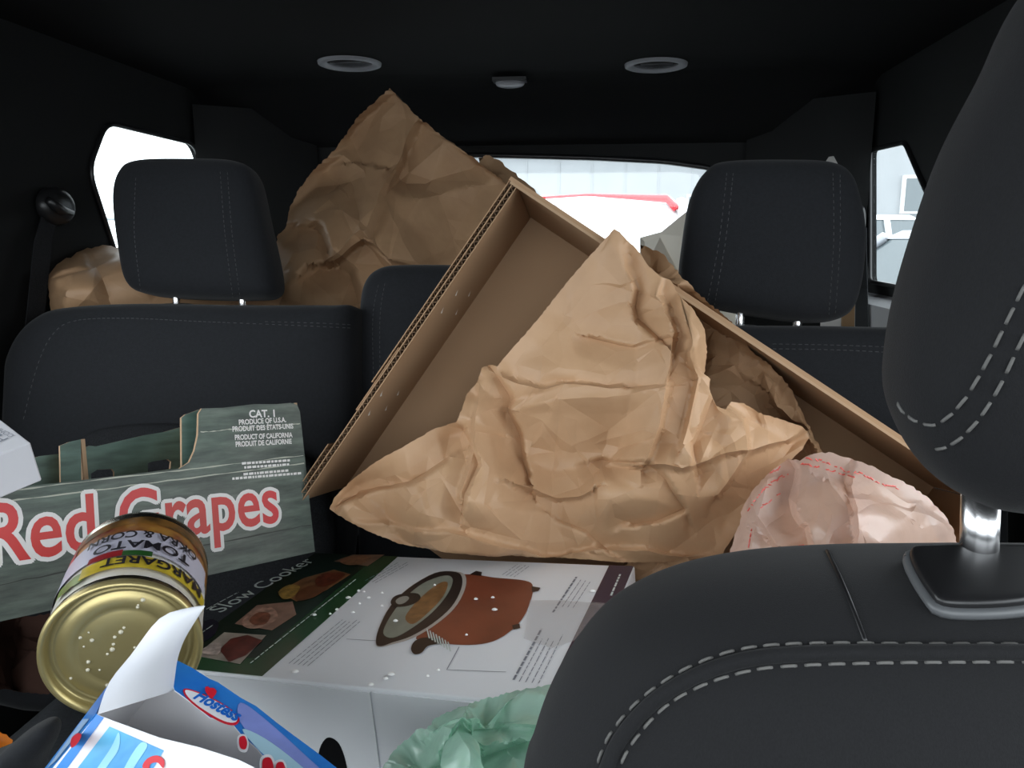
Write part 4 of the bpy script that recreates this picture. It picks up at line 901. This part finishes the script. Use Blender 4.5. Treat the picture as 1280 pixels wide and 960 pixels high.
# inner shell
quadgrid('end_panel', K0, K1, K1+DN, K0+DN, M_inwhite, par=carton)
KB = W(141, 852, DK+.05); quadgrid('side_panel', K0, KB, KB+DN*.98, K0+DN, M_blue, par=carton, th=.0012)
quadgrid('back_panel', K1, R1, R1+DN, K1+DN, M_inwhite, par=carton)
quadgrid('bottom_panel', K0+DN, R0+DN, R1+DN, K1+DN, M_inwhite, par=carton)
fp = quadgrid('front_panel', K0, R0, R0+DN, K0+DN, M_inwhite, par=carton)
nfr = unit(np.cross(R0-K0, DN));
if nfr@(CP-K0) < 0: nfr = -nfr
FK = Frame(K0+nfr*.001, R0-K0, -DN, w=nfr); 
def kp(nm, px, m, h=.0004): return poly_print(nm, FK, px, m, carton, h)
kp('white_print', [(122, 893), (140, 900), (200, 922), (250, 934), (300, 950), (420, 1010), (420, 1100), (20, 1100), (0, 1040)], M_cw, .0004)
kp('blue_edge', [(122, 893), (131, 897), (84, 962), (30, 1050), (10, 1040)], M_blue, .0007)
kp('cyan_print', [(138, 908), (206, 938), (190, 965), (150, 1010), (100, 1010), (75, 990)], M_cyan, .0007)
kp('swirl_print', list(spline([(150, 915), (140, 935), (120, 965), (108, 990), (116, 990), (134, 960), (150, 936)], 4)), flat('swirl_white', (150, 210, 236), .35), .0010)
kp('swirl_print', list(spline([(178, 928), (165, 945), (150, 975), (158, 975), (175, 950), (186, 932)], 4)), flat('swirl_white', (150, 210, 236), .35), .0010)
nsd = unit(np.cross(KB-K0, DN)); nsd = nsd if nsd@(CP-K0) > 0 else -nsd; FQ = Frame(K0+nsd*.0014, KB-K0, -DN, w=nsd)
poly_print('red_mark', FQ, list(spline([(90, 924), (98, 917), (103, 920), (97, 931), (90, 935)], 4)), M_cred, carton, .0006)
poly_print('pale_print', FQ, [(104, 899), (112, 899), (70, 952), (58, 962)], flat('pale_blue', (150, 180, 214), .35), carton, .0004)
kp('red_letter', list(spline([(180, 958), (186, 948), (198, 944), (207, 950), (206, 960), (199, 953), (190, 955), (187, 966)], 4)), M_cred, .0012)
# folded lid strip along the far edge, printed side up
q1 = W(214, 862, DK+.03); q2 = W(400, 1000, DK-.05)
KS = W(218, 826, DK+.058)
rag = [(220, 826), (226, 829), (240, 836), (262, 850), (272, 854), (300, 873), (320, 884), (350, 908), (400, 945), (470, 1000), (420, 1030), (352, 962), (338, 958), (322, 938), (300, 918), (292, 908), (286, 904), (262, 898), (240, 880), (218, 864), (214, 852)]
FS = Frame(KS, R1-KS, q1-KS)
if FS.w@(CP-KS) < 0: FS.w = -FS.w; FS.v = np.cross(FS.w, FS.u)
P = [FS.px(x, y) for x, y in rag]
panel('lid_strip', P, [], lambda a, b, c: FS.P(a, b, c), .0008, [M_blue, M_cw, M_blue], carton)
def ks(nm, px, m, h): return poly_print(nm, FS, px, m, carton, h)
ks('lavender_print', list(spline([(300, 880), (330, 900), (380, 945), (410, 975), (370, 962), (330, 935), (300, 905)], 4)), M_lav, .0012)
ks('pale_print', list(spline([(302, 914), (330, 925), (370, 955), (400, 985), (380, 990), (350, 962), (325, 942)], 4)), flat('pale_cyan', (168, 206, 224), .35), .0015)
ks('oval_print', list(spline([(230, 863), (250, 868), (275, 880), (292, 892), (299, 902), (292, 909), (275, 905), (250, 890), (232, 874)], 4)), M_cred, .0014)
ks('oval_print', list(spline([(232, 865), (250, 870), (275, 882), (290, 893), (296, 902), (290, 906), (275, 902), (250, 887), (234, 873)], 4)), M_cw, .0016)
ks('heart_print', list(spline([(256, 862), (259, 861), (262, 863), (266, 863), (270, 867), (268, 872), (264, 876), (259, 872), (256, 867)], 3)), M_cred, .0020)
M_bink = flat('ink_blue', (24, 100, 196), .35)
a0 = np.array(FS.px(240, 875)); a1 = np.array(FS.px(293, 904)); d = a1-a0; L = np.linalg.norm(d); d /= L; n_ = np.array([-d[1], d[0]])
if (FS.P(*(a0+n_*.01))-FS.P(*a0))@up < 0: n_ = -n_
lettering('Hostess', lambda x, y, h: FS.P(*(a0+d*x+n_*y), h), M_bink, carton, .0145, width=L, h=.0019, bold=.0005)
for px_, py_, s_ in ((303, 932, 1), (334, 962, 1.4), (350, 966, 1.2)):
    o_ = [(px_-5*s_, py_), (px_-4*s_, py_-7*s_), (px_+2*s_, py_-8*s_), (px_+5*s_, py_), (px_+3*s_, py_+8*s_), (px_-3*s_, py_+7*s_)]
    ks('letter_outline', list(spline([(px_+(x-px_)*1.45, py_+(y-py_)*1.35) for x, y in o_], 4)), M_cw, .0018); ks('red_letter', list(spline(o_, 4)), M_cred, .0022)
# end flap: white curved board rising from the left end
V = []; n_ = 14
Lf = spline([(122, 893), (130, 867), (141, 846), (164, 818), (197, 775), (222, 763), (254, 757)], 4, False); Rt = spline([(216, 864), (219, 840), (222, 822), (230, 800), (243, 778), (256, 758)], 4, False)
Lf = resample(Lf, n_+1); Rt = resample(Rt, n_+1)
for i in range(n_+1):
    for j in range(7):
        s, t_ = j/6, i/n_; x = Lf[i]*(1-s)+Rt[i]*s; dd = (DK*(1-s)+(DK+.035)*s)*(1-t_)+(DK+.0)*t_-.012*math.sin(PI*s)*(1-t_)-.015*math.sin(PI*t_)
        V.append(W(x[0], x[1], dd))
N = len(V); V += [v+fw*.0007 for v in V]; F = []
for i in range(n_):
    for j in range(6): k = i*7+j; F += [(k, k+1, k+8, k+7), (N+k, N+k+7, N+k+8, N+k+1)]
for i in range(n_): F += [(i*7, i*7+7, i*7+7+N, i*7+N), (i*7+6, i*7+13, i*7+13+N, i*7+6+N)]
for j in range(6): F += [(j, j+1, j+1+N, j+N), (n_*7+j, n_*7+j+1, n_*7+j+1+N, n_*7+j+N)]
fixn(obj('end_flap', V, F, M_cw, carton, smooth=False, label='white inside of the end flap')); autosmooth(bpy.data.objects['end_flap'], 50)

# ------------------------------------------------------------------ plastic bags
M_pink = film('pink_film', (.82, .60, .50, 1), (.86, .70, .62, 1), .34, .25, .35, .9); M_gfilm = film('green_film', (.46, .74, .60, 1), (.66, .86, .76, 1), .22, .2, .4, 1.)
pb = thing('plastic_bag', 'thin pinkish white plastic bag behind the front passenger seat', 'bag', W(1050, 740, .85))
o = crumple('film', [(900, 740), (908, 700), (922, 660), (928, 636), (945, 608), (965, 588), (985, 573), (1000, 576), (1018, 567), (1036, 565), (1060, 572), (1090, 582), (1120, 598), (1150, 614), (1172, 634), (1190, 658), (1200, 690), (1210, 760), (1150, 790), (1000, 790), (910, 780)],
            [(900, 740, .86), (930, 640, .87), (1000, 576, .86), (1060, 572, .86), (1150, 614, .85), (1200, 690, .84), (1050, 640, .78), (1120, 680, .765), (980, 680, .80), (1050, 760, .79)], M_pink, pb, seed=13, step=4.5,
            amps=((80, .024), (38, .010), (16, .0015)), thick=.14, R=70, lat=.7, sharp=18, folds=[([(985, 575), (985, 640), (1000, 700)], 20, .03), ([(1070, 585), (1080, 640), (1070, 700)], 24, -.024), ([(1050, 610), (1120, 640), (1180, 660)], 20, -.016), ([(940, 620), (960, 690)], 14, -.02)])
Tp = bvh(o); rr = random.Random(5); q = MB()
for L in ([(935, 640), (955, 612), (985, 592)], [(930, 625), (950, 600), (975, 585)], [(995, 572), (1030, 578), (1060, 590), (1078, 592)], [(1000, 580), (1035, 588), (1068, 598)], [(1080, 595), (1105, 607), (1128, 612)], [(935, 690), (940, 660)], [(990, 690), (1000, 680), (1010, 688)], [(950, 635), (975, 618)]):
    S_ = on_surface(Tp, L, 4)
    for i in range(len(S_)-1):
        if rr.random() < .8: q.tube([S_[i][0]+S_[i][1]*.0002+up*rr.uniform(-.002, .002), S_[i+1][0]+S_[i+1][1]*.0002+up*rr.uniform(-.002, .002)], .0008, 4)
q.out('red_print', flat('bag_red', (214, 96, 88), .4), o, kind='stuff')
c_ = W(1060, 720, .93); t = thing('packed_food', 'tan paper wrapped food inside the pinkish plastic bag', 'package', c_)
pillow('wrapped_pack', [c_+rt*.11*math.cos(a)+up*.115*math.sin(a) for a in np.linspace(0, 2*PI, 41)[:-1]], -fw, .05, .04, mat('tan_pack', (.5, .30, .16, 1), .7, var=.2, vscale=20), t, n=2.3)
gb = thing('plastic_bag', 'shiny translucent green plastic bag before the white carton, beside the front seat', 'bag', W(600, 1000, .5))
o = crumple('film', [(476, 965), (486, 948), (497, 932), (512, 922), (520, 912), (534, 911), (545, 897), (570, 886), (605, 874), (640, 865), (680, 857), (710, 852), (760, 860), (780, 960), (780, 1060), (470, 1060)],
            [(476, 965, .56), (534, 905, .60), (620, 870, .62), (700, 853, .62), (770, 900, .60), (560, 960, .50), (640, 920, .53), (600, 890, .58), (700, 940, .52), (600, 1040, .48), (760, 1040, .50), (480, 1050, .54)], M_gfilm, gb, seed=17, step=3.5,
            amps=((64, .018), (30, .009), (14, .0025)), thick=.10, R=60, lat=.8, sharp=28, folds=[([(520, 950), (560, 938), (620, 935), (680, 925)], 12, .022), ([(540, 915), (600, 905), (650, 895), (690, 898)], 16, -.014), ([(610, 925), (640, 895), (650, 875)], 12, .012), ([(560, 930), (600, 915), (640, 920)], 10, -.014)])

# ------------------------------------------------------------------ bits at the lower left edge
PA = ((0, .5, 1), (0, 1, 0))
t = thing('armrest', 'dark padded armrest tip at the bottom left corner', 'armrest', RP(0, 1000, *PA))
pillow('pad', [RP(x, y, *PA) for x, y in spline([(-300, 1120), (-200, 1000), (-60, 960), (0, 940), (30, 917), (55, 904), (67, 908), (66, 925), (52, 955), (35, 1010), (0, 1100), (-150, 1160)], 5)], (0, -1, 0), .025, .03, M_fab, t, n=2.5)
mb = MB(); p = RP(-100, 1100, *PA); mb.box(p+np.array([-.06, -.02, -.5]), p+np.array([.06, .03, .02])); mb.out('arm_support', M_black, t)
o = crumple('wrapper', [(-40, 915), (-10, 912), (8, 918), (16, 925), (8, 940), (-10, 955), (-40, 950)], [(-40, 915, .72), (10, 925, .72), (-10, 950, .70), (-30, 940, .70)], flat('orange_wrap', (214, 120, 30), .4), seed=3, step=4, amps=((20, .008),), thick=.03, R=14)
tagp(o, 'small orange wrapper at the bottom left edge of the picture', 'wrapper')

# ------------------------------------------------------------------ outside: wet lot, cars, building
M_lot = mat('pale_asphalt', (.42, .43, .44, 1), .7, var=.1, vscale=.6)
q = MB(); q.box((-60, -40, -.1), (60, 90, 0)); q.out('ground', M_lot, kind='structure')
M_cg = mat('car_window', (.10, .12, .13, 1), .06, 0, .8); M_tire = mat('tyre', (.03, .03, .03, 1), .8); M_rim = mat('alloy', (.5, .5, .5, 1), .3, .8); M_tail = mat('tail_lamp', (.55, .02, .03, 1), .2); M_hl = mat('head_lamp', (.7, .72, .72, 1), .1)
def car(label, loc, rz, paint, suv=False, glass=None, bar=False):
    Mx = Matrix.Translation(Vector(loc))@Matrix.Rotation(rz, 4, 'Z'); t = thing('parked_car', label, 'car', M=Mx, group=None)
    H = 1.72 if suv else 1.45; L2, Wd = 2.3, .92
    tw = lambda p: tuple(Mx@Vector(p))
    st = [(-L2, .45, .62, .85), (-L2+.05, .35, .80, .92), (-1.4, .28, .92, .92), (-1.0, .28, .98, .92), (0, .28, 1.0, .93), (1.5, .28, 1.02, .92), (L2-.1, .32, 1.0, .9), (L2, .45, .9, .82)]
    def loft(sections, nm, m):
        V = []; F = []; k = 12
        for x, z0, z1, w in sections:
            for j in range(k):
                an = 2*PI*(j+.5)/k; cy, cz = math.cos(an), math.sin(an); e = .45
                V.append(tw((x, w*math.copysign(abs(cy)**e, cy), (z0+z1)/2+(z1-z0)/2*math.copysign(abs(cz)**e, cz))))
        for i in range(len(sections)-1):
            for j in range(k): F.append((i*k+j, i*k+(j+1) % k, (i+1)*k+(j+1) % k, (i+1)*k+j))
        F += [tuple(range(k)), tuple(range((len(sections)-1)*k, len(sections)*k))]
        o = fixn(obj(nm, V, F, m, t)); autosmooth(o, 40); return o
    loft(st, 'body', paint)
    xb = 2.0 if suv else 1.5
    def cabin(nm, m, wdt, top, gx0, gx1):
        a0, a1, b0, b1 = -1.05+gx0, -.35+gx0, xb-.15+gx1, xb+.15+gx1
        V = [(a0, -wdt, .97), (a0, wdt, .97), (b1, wdt, .97), (b1, -wdt, .97), (a1, -wdt*.80, top), (a1, wdt*.80, top), (b0, wdt*.80, top), (b0, -wdt*.80, top)]
        q = MB(); q.box8([tw(v) for v in V]); o = fixn(q.out(nm, m, t)); md = o.modifiers.new('b', 'BEVEL'); md.width = .06; md.segments = 3; return o
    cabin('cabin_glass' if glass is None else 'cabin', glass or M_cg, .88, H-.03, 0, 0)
    q = MB()
    rw_ = .88*.80
    V = [(-.42, -rw_-.02, H-.07), (-.42, rw_+.02, H-.07), (xb-.1, rw_+.02, H-.07), (xb-.1, -rw_-.02, H-.07), (-.3, -rw_+.06, H), (-.3, rw_-.06, H), (xb-.2, rw_-.06, H), (xb-.2, -rw_+.06, H)]
    q.box8([tw(v) for v in V]); o = fixn(q.out('roof', paint, t))
    if bar:
        q = MB(); q.tube([tw((-.46, -.70, H-.11)), tw((-.45, -.62, H-.03)), tw((-.44, 0, H+.005)), tw((-.45, .62, H-.03)), tw((-.46, .70, H-.11))], [.03, .032, .010, .012, .02], 8); q.out('roof_light_bar', M_tail, t, smooth=True)
    for s in (-1, 1):
        for xa, xt in ((-1.07, -.4), (.1, .15), (1.05, 1.0), (xb+.1, xb-.16)):
            q = MB(); q.tube([tw((xa, s*.89, .95)), tw((xt, s*.73, H-.05))], .045, 8); q.out('pillar', paint, t, smooth=True)
        for x in (-1.45, 1.4):
            c = np.array(tw((x, s*.80, .34))); a = np.array(tw((x, s*.95, .34)))-c; q = MB(); q.lathe([(.33, 0), (.34, .02), (.34, .12), (.30, .15), (.2, .15)], c, a, 28); w_ = q.out('wheel', M_tire, t, smooth=True)
            q = MB(); q.lathe([(.2, .145), (.19, .12), (.05, .14), (.001, .15)], c, a, 20); q.out('wheel_rim', M_rim, w_, smooth=True)
        q = MB(); q.box((-2.26, s*.72-.14, .66), (-2.14, s*.72+.14, .80)); q.v = [tw(v) for v in q.v]; q.out('headlight', M_hl, t)
        q = MB(); q.box((2.16, s*.76-.10, .72), (2.31, s*.76+.10, 1.0)); q.v = [tw(v) for v in q.v]; q.out('taillight', M_tail, t)
        q = MB(); q.box((-.75, s*1.0-.11, 1.0), (-.63, s*1.0+.11, 1.14)); q.v = [tw(v) for v in q.v]; o = q.out('mirror', paint, t)
    return t
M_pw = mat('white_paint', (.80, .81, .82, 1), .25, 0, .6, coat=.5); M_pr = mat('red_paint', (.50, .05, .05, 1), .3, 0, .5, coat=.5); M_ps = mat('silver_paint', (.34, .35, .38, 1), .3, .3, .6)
def spot(px, d): p = W(px, 300, d); return (p[0], p[1], 0)
sx_, sy_, _ = spot(735, 5.3)
car('white sports utility car parked directly behind the rear window', (sx_, sy_+1.6, 0), PI/2-.05, M_pw, True, M_pw, True)  # cabin glass painted white in place of its overexposed reflection
x_, y_, _ = spot(1075, 12.0)
car('white car with dark door mirror seen through the right quarter window', (x_, y_, 0), math.radians(200), M_pw, True)
x_, y_, _ = spot(1240, 6.6)
car('silver car nearest to the right quarter window', (x_, y_, 0), math.radians(-65), M_ps)
def building(label, x0, x1, y, h, doors):
    t = thing('building', label, 'building', (x0, y, 0)); Mw = mat('pale_cladding', (.30, .31, .32, 1), .7, var=.05, vscale=1)
    q = MB(); q.box((x0, y, 0), (x1, y+12, h)); q.out('wall', Mw, t)
    q = MB(); q.box((x0-.3, y-.3, h), (x1+.3, y+12.3, h+.35)); q.out('roof', mat('roof_edge', (.3, .32, .34, 1), .6), t)
    x = x0+1
    k = 0
    while x+3 < x1:
        zz = (2.2, 3.3) if k % 2 == 0 else (0, 3.2)
        q = MB(); q.box((x-.1, y-.12, zz[0]), (x+3.1, y-.001, zz[1]+.1)); f = q.out('window_frame', mat('frame_white', (.7, .7, .7, 1), .5), t)
        q = MB(); q.box((x, y-.15, zz[0]+.08), (x+3, y-.121, zz[1])); q.out('pane', M_cg if k % 2 == 0 else mat('door_grey', (.35, .37, .4, 1), .5), f); x += 4.6; k += 1
    q = MB()
    for i in range(int((x1-x0)/1.5)): q.box((x0+i*1.5, y-.03, 0), (x0+i*1.5+.06, y-.001, h))
    q.out('cladding_rib', Mw, t, kind='stuff')
bx_ = W(1085, 300, 26)
building('pale grey building with dark window strip beyond the right quarter window', bx_[0], bx_[0]+22, bx_[1], 6.5, 3)
bx_ = W(500, 300, 38)
building('long pale building beyond the rear window', bx_[0]-6, bx_[0]+17, bx_[1], 5.2, 5)
# fence to the left
t = thing('fence', 'pale metal fence across the lot beyond the left quarter window', 'fence', (-14, 14, 0)); M_f = mat('fence_metal', (.35, .38, .4, 1), .5)
for z in (.4, 1.1, 1.8):
    q = MB(); q.tube([(-22, 12, z), (-6, 17, z)], .04, 6); q.out('rail', M_f, t)
for i in range(41):
    q = MB(); k = i/40; q.tube([(-22+16*k, 12+5*k, 0), (-22+16*k, 12+5*k, 2.0)], .03, 6); q.out('post', M_f, t)
